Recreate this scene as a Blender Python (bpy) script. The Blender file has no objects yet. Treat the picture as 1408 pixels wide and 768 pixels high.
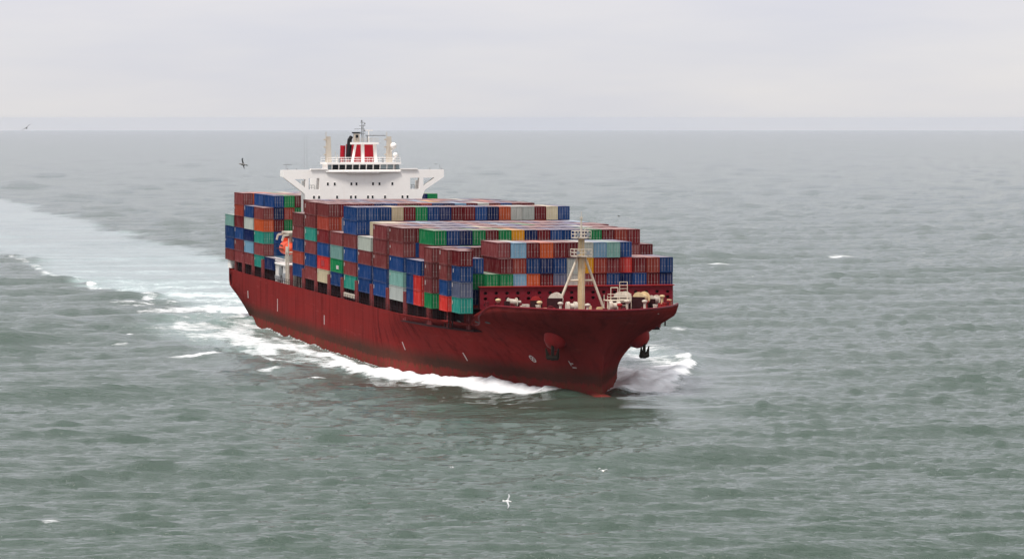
import bpy, bmesh, math, random
import numpy as np
from mathutils import Vector, Matrix, noise as mnoise

R = math.radians
rng = random.Random(7)
scene = bpy.context.scene
col = scene.collection

# ------------------------------------------------------------------ camera, sky, sun, exposure
CAM_H = 45.0
cam_d = bpy.data.cameras.new("camera")
cam = bpy.data.objects.new("camera", cam_d)
col.objects.link(cam)
scene.camera = cam
cam.location = (0, 0, CAM_H)
FPX = 5000.0                                    # focal length in pixels of a 1408 px wide picture
cam_d.sensor_width = 36.0
cam_d.lens = FPX / 1408 * 36.0
cam.rotation_euler = (R(90) - math.atan((384 - 162) / FPX), 0, 0)
cam_d.clip_start = 1.0
cam_d.clip_end = 90000.0

SUN_EL, SUN_AZ = R(61), R(-142)                  # azimuth measured from +Y (view direction) towards +X
sun_d = bpy.data.lights.new("sun", 'SUN')
sun_d.energy = 3.5
sun_d.angle = R(12)
sun_d.color = (1.0, 0.95, 0.9)
sun = bpy.data.objects.new("sun", sun_d)
col.objects.link(sun)
sd = Vector((math.sin(SUN_AZ) * math.cos(SUN_EL), math.cos(SUN_AZ) * math.cos(SUN_EL), math.sin(SUN_EL)))
sun.rotation_euler = sd.to_track_quat('Z', 'Y').to_euler()
sun.location = (0, 0, 200)

world = bpy.data.worlds.new("World")
scene.world = world
world.use_nodes = True
wn, wl = world.node_tree.nodes, world.node_tree.links
wn.clear()
w_out = wn.new('ShaderNodeOutputWorld')
w_bg = wn.new('ShaderNodeBackground')
w_bg.inputs['Strength'].default_value = 0.1
sky = wn.new('ShaderNodeTexSky')
sky.sky_type = 'NISHITA'
sky.sun_disc = False
sky.sun_elevation = SUN_EL
sky.sun_rotation = SUN_AZ
sky.dust_density = 3.0
w_tc = wn.new('ShaderNodeTexCoord')
w_sep = wn.new('ShaderNodeSeparateXYZ')
wl.new(w_tc.outputs['Generated'], w_sep.inputs[0])
# overcast deck: brightness rises from the horizon to the zenith
w_el = wn.new('ShaderNodeValToRGB')
cr = w_el.color_ramp
cr.elements[0].position = 0.0; cr.elements[0].color = (8.35, 8.2, 8.2, 1)
cr.elements[1].position = 1.0; cr.elements[1].color = (11.0, 11.1, 11.5, 1)
e = cr.elements.new(0.022); e.color = (8.25, 8.25, 8.6, 1)
e = cr.elements.new(0.045); e.color = (8.2, 8.2, 8.95, 1)
e = cr.elements.new(0.3); e.color = (9.6, 9.65, 10.0, 1)
wl.new(w_sep.outputs['Z'], w_el.inputs['Fac'])
w_map = wn.new('ShaderNodeMapping')
w_map.inputs['Scale'].default_value = (6.0, 6.0, 38.0)
w_map.inputs['Location'].default_value = (1.3, 0.4, 0.35)
wl.new(w_tc.outputs['Generated'], w_map.inputs['Vector'])
w_nz = wn.new('ShaderNodeTexNoise')
w_nz.inputs['Scale'].default_value = 1.0
w_nz.inputs['Detail'].default_value = 5.0
w_nz.inputs['Roughness'].default_value = 0.55
wl.new(w_map.outputs[0], w_nz.inputs['Vector'])
w_cr = wn.new('ShaderNodeValToRGB')
w_cr.color_ramp.elements[0].position = 0.34; w_cr.color_ramp.elements[0].color = (0.90, 0.915, 0.965, 1)
w_cr.color_ramp.elements[1].position = 0.68; w_cr.color_ramp.elements[1].color = (1.05, 1.03, 1.0, 1)
wl.new(w_nz.outputs['Fac'], w_cr.inputs['Fac'])
w_mul = wn.new('ShaderNodeMix'); w_mul.data_type = 'RGBA'; w_mul.blend_type = 'MULTIPLY'
w_mul.inputs[0].default_value = 1.0
wl.new(w_el.outputs['Color'], w_mul.inputs[6]); wl.new(w_cr.outputs['Color'], w_mul.inputs[7])
w_mix = wn.new('ShaderNodeMix'); w_mix.data_type = 'RGBA'
w_mix.inputs[0].default_value = 0.9
wl.new(sky.outputs['Color'], w_mix.inputs[6]); wl.new(w_mul.outputs[2], w_mix.inputs[7])
wl.new(w_mix.outputs[2], w_bg.inputs['Color'])
wl.new(w_bg.outputs[0], w_out.inputs['Surface'])

vs = scene.view_settings
scene.display_settings.display_device = 'sRGB'
vs.view_transform = 'Standard'
vs.look = 'None'
vs.exposure = 0.0
vs.gamma = 1.0
vs.use_curve_mapping = False
scene.cycles.volume_bounces = 0
scene.cycles.max_bounces = 6
scene.cycles.use_denoising = True
scene.cycles.use_adaptive_sampling = False

# ------------------------------------------------------------------ materials
def srgb(r, g, b):
    f = lambda c: (c / 255 / 12.92) if c / 255 <= 0.04045 else ((c / 255 + 0.055) / 1.055) ** 2.4
    return (f(r), f(g), f(b), 1.0)

def new_mat(name):
    m = bpy.data.materials.new(name)
    m.use_nodes = True
    nt = m.node_tree
    nt.nodes.clear()
    out = nt.nodes.new('ShaderNodeOutputMaterial')
    b = nt.nodes.new('ShaderNodeBsdfPrincipled')
    nt.links.new(b.outputs[0], out.inputs['Surface'])
    return m, nt, b

def nd(nt, t, **kw):
    n = nt.nodes.new(t)
    for k, v in kw.items():
        if k.startswith('_'):
            setattr(n, k[1:], v)
        else:
            n.inputs[k].default_value = v
    return n

def mixc(nt, fac, a, b, mode='MIX'):
    n = nt.nodes.new('ShaderNodeMix'); n.data_type = 'RGBA'; n.blend_type = mode
    for s, v in ((0, fac), (6, a), (7, b)):
        if hasattr(v, 'is_output') or isinstance(v, bpy.types.NodeSocket):
            nt.links.new(v, n.inputs[s])
        else:
            n.inputs[s].default_value = v
    return n.outputs[2]

def ramp(nt, sock, p0, c0, p1, c1):
    n = nt.nodes.new('ShaderNodeValToRGB')
    n.color_ramp.elements[0].position = p0; n.color_ramp.elements[0].color = c0
    n.color_ramp.elements[1].position = p1; n.color_ramp.elements[1].color = c1
    nt.links.new(sock, n.inputs['Fac'])
    return n.outputs['Color']

def noise_tex(nt, coord, scale, detail=4.0, rough=0.55, mapscale=None):
    n = nd(nt, 'ShaderNodeTexNoise', Scale=scale, Detail=detail, Roughness=rough)
    if mapscale:
        mp = nd(nt, 'ShaderNodeMapping', Scale=mapscale)
        nt.links.new(coord, mp.inputs['Vector']); nt.links.new(mp.outputs[0], n.inputs['Vector'])
    else:
        nt.links.new(coord, n.inputs['Vector'])
    return n.outputs['Fac']

def paint(name, rgba, dirt=(0.10, 0.06, 0.04, 1), amount=0.5, rough=0.55, scale=0.6, streak=(1.6, 1.6, 0.25), mottle=0.14):
    m, nt, b = new_mat(name)
    tc = nt.nodes.new('ShaderNodeTexCoord')
    n1 = noise_tex(nt, tc.outputs['Object'], scale, 5, 0.6, streak)
    n2 = noise_tex(nt, tc.outputs['Object'], scale * 4, 4, 0.6)
    f = ramp(nt, n1, 0.52, (0, 0, 0, 1), 0.85, (amount, amount, amount, 1))
    c = mixc(nt, f, rgba, dirt)
    g = ramp(nt, n2, 0.3, (1 - mottle,) * 3 + (1,), 0.7, (1 + mottle / 3,) * 3 + (1,))
    c = mixc(nt, 1.0, c, g, 'MULTIPLY')
    nt.links.new(c, b.inputs['Base Color'])
    b.inputs['Roughness'].default_value = rough
    b.inputs['Specular IOR Level'].default_value = 0.1
    return m

M = {}
M['white'] = paint('white_paint', (0.88, 0.84, 0.80, 1), (0.58, 0.46, 0.37, 1), 0.2, 0.5, 0.35, mottle=0.03)
M['white_rust'] = paint('rusty_white_paint', (0.56, 0.50, 0.42, 1), (0.24, 0.11, 0.05, 1), 0.9, 0.6, 1.2)
M['cream'] = paint('cream_mast_paint', (0.62, 0.47, 0.27, 1), (0.24, 0.11, 0.05, 1), 0.6, 0.55, 0.8, (1.6, 1.6, .5))
M['deck_red'] = paint('deck_red_paint', srgb(98, 28, 34), (0.10, 0.04, 0.03, 1), 0.7, 0.6, 0.5)
M['breakwater'] = paint('breakwater_red_paint', srgb(112, 26, 36), (0.12, 0.03, 0.03, 1), 0.5, 0.5, 0.5)
M['post_red'] = paint('lashing_post_paint', srgb(128, 58, 58), (0.07, 0.03, 0.02, 1), 0.7, 0.6, 0.8)
M['dark_steel'] = paint('dark_steel', srgb(52, 24, 26), (0.01, 0.01, 0.01, 1), 0.6, 0.7, 0.4)
M['black'] = paint('black_paint', (0.014, 0.014, 0.016, 1), (0.05, 0.04, 0.03, 1), 0.4, 0.5)
M['cream_white'] = paint('cream_white_paint', (0.66, 0.58, 0.46, 1), (0.26, 0.13, 0.06, 1), 0.6, 0.6, 1.0)
M['grey'] = paint('grey_paint', (0.28, 0.29, 0.30, 1), (0.16, 0.09, 0.06, 1), 0.5, 0.5)
M['funnel_red'] = paint('funnel_red_paint', srgb(158, 22, 36), (0.10, 0.02, 0.02, 1), 0.35, 0.45, 0.4)
M['orange'] = paint('lifeboat_orange', srgb(216, 82, 52), (0.3, 0.08, 0.04, 1), 0.4, 0.4, 0.8)
M['anchor'] = paint('anchor_steel', srgb(44, 36, 30), (0.09, 0.06, 0.03, 1), 0.8, 0.7, 1.2)
M['bolster'] = paint('bolster_red', srgb(150, 40, 40), (0.10, 0.03, 0.02, 1), 0.6, 0.55, 0.8)
M['mark'] = paint('white_marking', (0.52, 0.46, 0.44, 1), (0.25, 0.08, 0.08, 1), 0.6, 0.6, 1.5)
m, nt, b = new_mat('dark_glass')
b.inputs['Base Color'].default_value = (0.006, 0.009, 0.012, 1); b.inputs['Roughness'].default_value = 0.25
b.inputs['Specular IOR Level'].default_value = 0.25
M['glass'] = m
m, nt, b = new_mat('pale_glass')
b.inputs['Base Color'].default_value = (0.22, 0.27, 0.29, 1); b.inputs['Roughness'].default_value = 0.2
M['pale_glass'] = m

# hull: red, rust streaks, grey-green grime belt above the waterline
HULL_RED = srgb(124, 40, 38)
def hull_material():
    m, nt, b = new_mat('hull_red_paint')
    tc = nt.nodes.new('ShaderNodeTexCoord')
    sep = nt.nodes.new('ShaderNodeSeparateXYZ')
    nt.links.new(tc.outputs['Object'], sep.inputs[0])
    big = noise_tex(nt, tc.outputs['Object'], 1.0, 4, 0.6, (0.04, 0.04, 0.12))
    ver = noise_tex(nt, tc.outputs['Object'], 1.0, 6, 0.7, (0.55, 0.55, 0.05))
    fine = noise_tex(nt, tc.outputs['Object'], 1.0, 6, 0.65, (0.7, 0.7, 0.6))
    c = mixc(nt, ramp(nt, big, 0.35, (0, 0, 0, 1), 0.7, (1, 1, 1, 1)), HULL_RED, srgb(112, 44, 42))
    c = mixc(nt, ramp(nt, ver, 0.48, (0, 0, 0, 1), 0.74, (0.7, 0.7, 0.7, 1)), c, srgb(62, 24, 24))
    scr = noise_tex(nt, tc.outputs['Object'], 1.0, 6, 0.75, (0.12, 0.12, 0.9))
    c = mixc(nt, ramp(nt, scr, 0.60, (0, 0, 0, 1), 0.72, (0.5, 0.5, 0.5, 1)), c, srgb(146, 74, 68))
    # z of the belt wobbles
    zz = nd(nt, 'ShaderNodeMath', _operation='MULTIPLY_ADD'); nt.links.new(fine, zz.inputs[0])
    zz.inputs[1].default_value = 1.3; nt.links.new(sep.outputs['Z'], zz.inputs[2])
    z2 = nd(nt, 'ShaderNodeMath', _operation='MULTIPLY_ADD'); nt.links.new(ver, z2.inputs[0])
    z2.inputs[1].default_value = 1.6; nt.links.new(zz.outputs[0], z2.inputs[2])
    belt = nt.nodes.new('ShaderNodeValToRGB')
    mr = nd(nt, 'ShaderNodeMapRange'); nt.links.new(z2.outputs[0], mr.inputs[0])
    mr.inputs[1].default_value = -2.0; mr.inputs[2].default_value = 8.0
    nt.links.new(mr.outputs[0], belt.inputs['Fac'])
    el = belt.color_ramp.elements
    el[0].position = 0.0; el[0].color = (0.0, 0, 0, 1)
    el[1].position = 1.0; el[1].color = (0, 0, 0, 1)
    for p, v in ((0.49, 0.0), (0.53, 0.8), (0.63, 0.8), (0.72, 0.4), (0.82, 0.0)):
        q = el.new(p); q.color = (v, v, v, 1)
    low = ramp(nt, mr.outputs[0], 0.49, (1, 1, 1, 1), 0.54, (0, 0, 0, 1))
    rust = ramp(nt, fine, 0.42, (0, 0, 0, 1), 0.62, (1, 1, 1, 1))
    lowc = mixc(nt, rust, srgb(118, 46, 44), srgb(96, 58, 44))
    c = mixc(nt, low, c, lowc)
    bf = mixc(nt, 1.0, belt.outputs['Color'], ramp(nt, big, 0.3, (0.75, 0.75, 0.75, 1), 0.6, (1, 1, 1, 1)), 'MULTIPLY')
    bc = mixc(nt, ramp(nt, ver, 0.4, (0, 0, 0, 1), 0.7, (1, 1, 1, 1)), srgb(50, 50, 42), srgb(72, 56, 46))
    c = mixc(nt, bf, c, bc)
    # plate seams
    bk = nd(nt, 'ShaderNodeTexBrick', Scale=1.0)
    bk.inputs['Brick Width'].default_value = 11.0; bk.inputs['Row Height'].default_value = 2.6
    bk.inputs['Mortar Size'].default_value = 0.035
    bk.inputs['Color1'].default_value = (1, 1, 1, 1); bk.inputs['Color2'].default_value = (0.95, 0.95, 0.95, 1)
    bk.inputs['Mortar'].default_value = (0.84, 0.84, 0.84, 1)
    cmb = nt.nodes.new('ShaderNodeCombineXYZ')
    nt.links.new(sep.outputs['X'], cmb.inputs[0]); nt.links.new(sep.outputs['Z'], cmb.inputs[1])
    nt.links.new(cmb.outputs[0], bk.inputs['Vector'])
    c = mixc(nt, 0.8, c, bk.outputs['Color'], 'MULTIPLY')
    nt.links.new(c, b.inputs['Base Color'])
    b.inputs['Roughness'].default_value = 0.5
    b.inputs['Specular IOR Level'].default_value = 0.0
    bp = nd(nt, 'ShaderNodeBump', Strength=0.25, Distance=0.3)
    nt.links.new(big, bp.inputs['Height']); nt.links.new(bp.outputs[0], b.inputs['Normal'])
    return m
M['hull'] = hull_material()

# containers: one material, coloured by each object's own colour (or by the face colour on the merged stacks)
def container_material(name, merged):
    m, nt, b = new_mat(name)
    tc = nt.nodes.new('ShaderNodeTexCoord')
    if merged:
        at = nd(nt, 'ShaderNodeAttribute'); at.attribute_name = 'paint'
        base = at.outputs['Color']
        coord = tc.outputs['Object']
    else:
        oi = nt.nodes.new('ShaderNodeObjectInfo')
        base = oi.outputs['Color']
        add = nd(nt, 'ShaderNodeVectorMath', _operation='MULTIPLY_ADD')
        nt.links.new(oi.outputs['Random'], add.inputs[0]); add.inputs[1].default_value = (170, 90, 130)
        nt.links.new(tc.outputs['Object'], add.inputs[2])
        coord = add.outputs[0]
    geo = nt.nodes.new('ShaderNodeNewGeometry')
    sepn = nt.nodes.new('ShaderNodeSeparateXYZ'); nt.links.new(geo.outputs['Normal'], sepn.inputs[0])
    n1 = noise_tex(nt, coord, 1.0, 5, 0.65, (0.9, 0.9, 0.35))
    n2 = noise_tex(nt, coord, 1.0, 5, 0.7, (3.0, 3.0, 1.6))
    g = ramp(nt, n1, 0.3, (0.78, 0.78, 0.78, 1), 0.72, (1.12, 1.12, 1.12, 1))
    c = mixc(nt, 1.0, base, g, 'MULTIPLY')
    c = mixc(nt, ramp(nt, n1, 0.5, (0, 0, 0, 1), 0.9, (0.35, 0.35, 0.35, 1)), c, (0.30, 0.27, 0.25, 1))
    c = mixc(nt, ramp(nt, n2, 0.60, (0, 0, 0, 1), 0.78, (0.75, 0.75, 0.75, 1)), c, (0.10, 0.045, 0.03, 1))
    # upward faces blend towards a pale pinkish grey
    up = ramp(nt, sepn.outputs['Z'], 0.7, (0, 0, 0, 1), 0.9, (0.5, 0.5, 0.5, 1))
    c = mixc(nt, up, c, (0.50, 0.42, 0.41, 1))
    nt.links.new(c, b.inputs['Base Color'])
    b.inputs['Roughness'].default_value = 0.5
    b.inputs['Specular IOR Level'].default_value = 0.0
    return m
M['container'] = container_material('container_paint', False)
M['container_merged'] = container_material('container_paint_stacked', True)
m, nt, b = new_mat('galvanised_rod')
oi = nt.nodes.new('ShaderNodeObjectInfo')
nt.links.new(mixc(nt, 0.4, oi.outputs['Color'], (0.55, 0.5, 0.46, 1)), b.inputs['Base Color'])
b.inputs['Roughness'].default_value = 0.5
M['rod'] = m

# ------------------------------------------------------------------ mesh builder
class MB:
    def __init__(s):
        s.v, s.f = [], []
    def add(s, vs_, fs):
        o = len(s.v)
        s.v += [tuple(p) for p in vs_]
        s.f += [tuple(i + o for i in f) for f in fs]
        return s
    def box(s, x0, x1, y0, y1, z0, z1):
        vs_ = [(x, y, z) for z in (z0, z1) for y in (y0, y1) for x in (x0, x1)]
        return s.add(vs_, [(0, 2, 3, 1), (4, 5, 7, 6), (0, 1, 5, 4), (2, 6, 7, 3), (0, 4, 6, 2), (1, 3, 7, 5)])
    def tube(s, p0, p1, r0, r1=None, n=8, caps=True):
        r1 = r0 if r1 is None else r1
        p0, p1 = Vector(p0), Vector(p1)
        d = (p1 - p0).normalized()
        a = d.orthogonal().normalized(); b = d.cross(a)
        vs_ = []
        for p, r in ((p0, r0), (p1, r1)):
            for i in range(n):
                t = 2 * math.pi * i / n
                vs_.append(p + (a * math.cos(t) + b * math.sin(t)) * r)
        fs = [(i, (i + 1) % n, n + (i + 1) % n, n + i) for i in range(n)]
        if caps:
            fs += [tuple(reversed(range(n))), tuple(range(n, 2 * n))]
        return s.add(vs_, fs)
    def bar(s, p0, p1, w):                      # square bar
        return s.tube(p0, p1, w * 0.7071, n=4)
    def lathe(s, prof, axis_p, axis_d, n=16):   # prof: (distance along the axis, radius)
        p, d = Vector(axis_p), Vector(axis_d).normalized()
        a = d.orthogonal().normalized(); b = d.cross(a)
        vs_, fs = [], []
        for t, r in prof:
            for i in range(n):
                q = 2 * math.pi * i / n
                vs_.append(p + d * t + (a * math.cos(q) + b * math.sin(q)) * max(r, 1e-4))
        for k in range(len(prof) - 1):
            for i in range(n):
                j = (i + 1) % n
                fs.append((k * n + i, k * n + j, (k + 1) * n + j, (k + 1) * n + i))
        fs.append(tuple(reversed(range(n)))); fs.append(tuple(range((len(prof) - 1) * n, len(prof) * n)))
        return s.add(vs_, fs)
    def prism_yz(s, pts, x0, x1):               # polygon in (y, z) extruded along x
        n = len(pts)
        vs_ = [(x0, y, z) for y, z in pts] + [(x1, y, z) for y, z in pts]
        return s.add(vs_, [tuple(range(n)), tuple(reversed(range(n, 2 * n)))] + [(i, i + n, (i + 1) % n + n, (i + 1) % n) for i in range(n)])
    def prism_xy(s, pts, z0, z1):
        n = len(pts)
        vs_ = [(x, y, z0) for x, y in pts] + [(x, y, z1) for x, y in pts]
        return s.add(vs_, [tuple(reversed(range(n))), tuple(range(n, 2 * n))] + [(i, (i + 1) % n, (i + 1) % n + n, i + n) for i in range(n)])
    def build(s, name, mat, parent=None, smooth=False, angle=None, fix=True):
        me = bpy.data.meshes.new(name)
        me.from_pydata(s.v, [], s.f)
        if fix:
            bm = bmesh.new(); bm.from_mesh(me)
            bmesh.ops.recalc_face_normals(bm, faces=bm.faces)
            bm.to_mesh(me); bm.free()
        me.materials.append(mat)
        if smooth:
            me.polygons.foreach_set('use_smooth', [True] * len(me.polygons))
            if angle:
                me.set_sharp_from_angle(angle=R(angle))
        o = bpy.data.objects.new(name, me)
        col.objects.link(o)
        if parent:
            o.parent = parent
        return o

def empty(name, loc=(0, 0, 0), rz=0.0):
    o = bpy.data.objects.new(name, None)
    o.empty_display_size = 1
    o.location = loc; o.rotation_euler = (0, 0, rz)
    col.objects.link(o)
    return o

def tag(o, label=None, cat=None, group=None, kind=None):
    if label: o['label'] = label
    if cat: o['category'] = cat
    if group: o['group'] = group
    if kind: o['kind'] = kind
    return o

# ------------------------------------------------------------------ the ship's own frame: x forward from the stern, y to port, z up from the water
TH = R(13.4)
SHIP = Vector((-45.63, 839.93, 0))
AX = Vector((math.sin(TH), -math.cos(TH), 0))
NP = Vector((math.cos(TH), math.sin(TH), 0))
SHIP_RZ = TH - R(90)
SM = Matrix.Translation(SHIP) @ Matrix.Rotation(SHIP_RZ, 4, 'Z')

def wpos(s, y, z):
    return SM @ Vector((s, y, z))

HB = 21.5
LWL = 259.5
LTIP = 268.0
ZD = 10.6
ZF = 14.3

def sm01(t):
    t = min(max(t, 0.0), 1.0)
    return t * t * (3 - 2 * t)

def s_stem(z):
    q = min(max((z - 2.0) / (ZF - 2.0), 0), 1.2)
    return LWL + (LTIP - LWL) * q ** 1.7

def s_aft(z):
    if z >= 6.5: return 0.0
    return 13.5 * ((6.5 - z) / 6.5) ** 1.2 if z > 0 else 13.5 + (-z) * 2.5

def half_breadth(s, z):
    # bow
    q = min(max(z / 12.2, 0), 1.0)
    w = q ** 2.4
    ln = 88 + (58 - 88) * w
    n_ = 1.6 + (2.1 - 1.6) * w
    mm = 1.0 + (1.9 - 1.0) * w
    t = (s_stem(z) - s) / ln
    if t <= 0: fb = 0.0
    elif t < 1: fb = max(1 - (1 - t) ** n_, 0) ** (1 / mm)
    else: fb = 1.0
    # stern
    sa = s_aft(z)
    e0 = 0.93 if z >= 7 else 0.93 * (0.76 + 0.24 * max(z + 2, 0) / 9.0)
    u = min(max((s - sa) / 46.0, 0), 1)
    fa = e0 + (1 - e0) * (1 - (1 - u) ** 2.2)
    return HB * fb * fa

def z_top(s):
    return ZD + (ZF - ZD) * sm01((s - 238) / 12.0)

ship = empty('container_ship', SHIP, SHIP_RZ)
tag(ship, 'large red container ship steaming towards the right with a white bridge', 'ship')

# ---- hull shell
def build_hull():
    zl = [-6, -4, -2, -1, 0, 1, 2, 3, 4, 5, 6, 6.7, 8.0, 9.3, ZD]
    ups = [0.25, 0.5, 0.75, 1.0]                # bulwark strakes that follow the rising sheer
    aft = [0, 1.0, 3.5, 6.0, 10, 15, 22, 30, 40, 50, 60]
    mid = [80, 105, 130, 155, 175, 190]
    fore = [1 - (1 - i / 34) ** 1.0 for i in range(1, 35)]
    def columns(z):
        sa = s_aft(z)
        c = [sa + a * (60 - sa) / 60 for a in aft] + mid
        se = s_stem(z)
        c += [190 + (se - 190) * (1 - (1 - f) ** 1.7) for f in fore]
        return c
    cols_deck = columns(ZD)
    verts, faces = [], []
    n = len(cols_deck)
    rows = []
    for side in (-1, 1):
        rr = []
        for z in zl:
            r = []
            for s in columns(z):
                r.append(len(verts)); verts.append((s, side * half_breadth(s, z), z))
            rr.append(r)
        for k in ups:
            r = []
            sd_ = columns(ZF)
            for i, s0 in enumerate(cols_deck):
                # parameter along the column between deck level and bulwark top
                s1 = columns(ZD + (ZF - ZD) * k)[i]
                zt = z_top(s1) if s1 > 190 else ZD
                z = ZD + (zt - ZD) * k + (0.004 * k)
                s = columns(z)[i]
                r.append(len(verts)); verts.append((s, side * half_breadth(s, z), z))
            rr.append(r)
        rows.append(rr)
        for a in range(len(rr) - 1):
            for i in range(n - 1):
                if zl[min(a, len(zl) - 1)] == 6.7 and i in (1, 2): continue       # mooring opening in the quarter
                if a + 1 < len(zl) and zl[a] == 8.0 and i in (1, 2): continue
                q = (rr[a][i], rr[a][i + 1], rr[a + 1][i + 1], rr[a + 1][i])
                faces.append(q if side == -1 else tuple(reversed(q)))
    # transom and counter
    for a in range(len(rows[0]) - 1):
        faces.append((rows[1][a][0], rows[0][a][0], rows[0][a + 1][0], rows[1][a + 1][0]))
    me = bpy.data.meshes.new('hull')
    me.from_pydata(verts, [], faces)
    bm = bmesh.new(); bm.from_mesh(me)
    bmesh.ops.remove_doubles(bm, verts=bm.verts, dist=0.002)
    bmesh.ops.recalc_face_normals(bm, faces=bm.faces)
    bm.to_mesh(me); bm.free()
    me.materials.append(M['hull'])
    me.polygons.foreach_set('use_smooth', [True] * len(me.polygons))
    me.set_sharp_from_angle(angle=R(40))
    o = bpy.data.objects.new('hull', me); col.objects.link(o); o.parent = ship
    sol = o.modifiers.new('plate', 'SOLIDIFY'); sol.thickness = 0.25; sol.offset = -1
    return o
hull = build_hull()
# mooring space inside the openings
for sd_ in (-1, 1):
    k = MB()
    k.box(0.8, 6.4, sd_ * 18.0 - 1.2, sd_ * 18.0 + 1.2, 6.4, 6.6)
    k.box(0.8, 6.4, sd_ * 16.9 - 0.1, sd_ * 16.9 + 0.1, 6.6, 9.6)
    k.tube((2.2, sd_ * 18.6, 6.6), (2.2, sd_ * 18.6, 7.9), 0.35); k.tube((3.6, sd_ * 18.6, 6.6), (3.6, sd_ * 18.6, 7.9), 0.35)
    k.build('mooring_deck', M['dark_steel'], ship)
# bulb just awash ahead of the stem
bulb = MB().lathe([(0, 0.3), (0.35, 1.1), (1.2, 1.9), (3, 2.5), (6, 2.9), (12, 3.1)], (266.8, 0, -2.55), (-1, 0, 0.0), 20)
bulb.build('bulbous_bow', M['hull'], ship, smooth=True, angle=50)

# ---- decks
pts = [(s, half_breadth(s, ZD) - 0.3) for s in [0.3, 10, 20, 30, 45, 60, 90, 120, 150, 180, 200, 210, 218, 226, 232, 237]]
MB().prism_xy([(s, -y) for s, y in pts] + [(s, y) for s, y in reversed(pts)], ZD - 1.3, ZD - 1.0).build('deck', M['dark_steel'], ship)
pts = [(s, half_breadth(s, min(ZF - 1.0, z_top(s) - 0.4)) - 0.45) for s in [237, 241, 245, 249, 252, 255, 258, 260, 262, 264, 265.5, 266.6]]
MB().prism_xy([(s, -y) for s, y in pts] + [(s, y) for s, y in reversed(pts)], ZF - 1.3, ZF - 1.0).build('forecastle_deck', M['deck_red'], ship)
MB().box(236.7, 237.0, -half_breadth(237, ZD - 1) + 0.4, half_breadth(237, ZD - 1) - 0.4, ZD - 1.0, ZF - 1.31).build('forecastle_bulkhead', M['deck_red'], ship)
# bulwark cap rail
def cap_rail():
    k = MB()
    ss = [250 + (LTIP - 250) * (1 - (1 - i / 26) ** 2) for i in range(27)]
    ss = [238 + i * 1.2 for i in range(10)] + ss
    for sd_ in (-1, 1):
        for a, b_ in zip(ss[:-1], ss[1:]):
            pa = (a, sd_ * max(half_breadth(a, z_top(a)) - 0.1, 0.02), z_top(a) + 0.03)
            pb = (b_, sd_ * max(half_breadth(b_, z_top(b_)) - 0.1, 0.02), z_top(b_) + 0.03)
            k.tube(pa, pb, 0.17, n=6)
    return k.build('bulwark_rail', M['breakwater'], ship)
cap_rail()
# step plate at the break of the forecastle
for sd_ in (-1, 1):
    y = half_breadth(237.8, 11) - 0.3
    MB().prism_yz([(sd_ * (y - 0.5), ZD), (sd_ * y, ZD), (sd_ * y, ZD + 1.9), (sd_ * (y - 0.5), ZD + 1.6)], 231, 238).build('break_bracket', M['hull'], ship)

# ------------------------------------------------------------------ container stacks
CW, CH, CL = 2.30, 2.60, 12.192
ZH = 12.7
PAL = {
 'R': (srgb(120, 58, 58), 'brownish red'), 'D': (srgb(104, 30, 34), 'dark red'), 'B': (srgb(30, 64, 116), 'blue'),
 'N': (srgb(22, 38, 82), 'navy blue'), 'T': (srgb(46, 140, 124), 'teal'), 'P': (srgb(118, 158, 152), 'pale teal'),
 'G': (srgb(26, 120, 70), 'green'), 'W': (srgb(186, 190, 182), 'pale grey'), 'C': (srgb(200, 186, 156), 'cream'),
 'L': (srgb(118, 156, 180), 'light blue'), 'O': (srgb(190, 84, 44), 'orange'), 'X': (srgb(206, 58, 52), 'bright red'),
 'Y': (srgb(222, 156, 34), 'yellow'), 'S': (srgb(92, 98, 122), 'slate blue'), 'E': (srgb(146, 60, 48), 'rust red')}
FILL = 'RRRDDEBBBNNOGTWCLRD'

class Kind:
    pass

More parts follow.
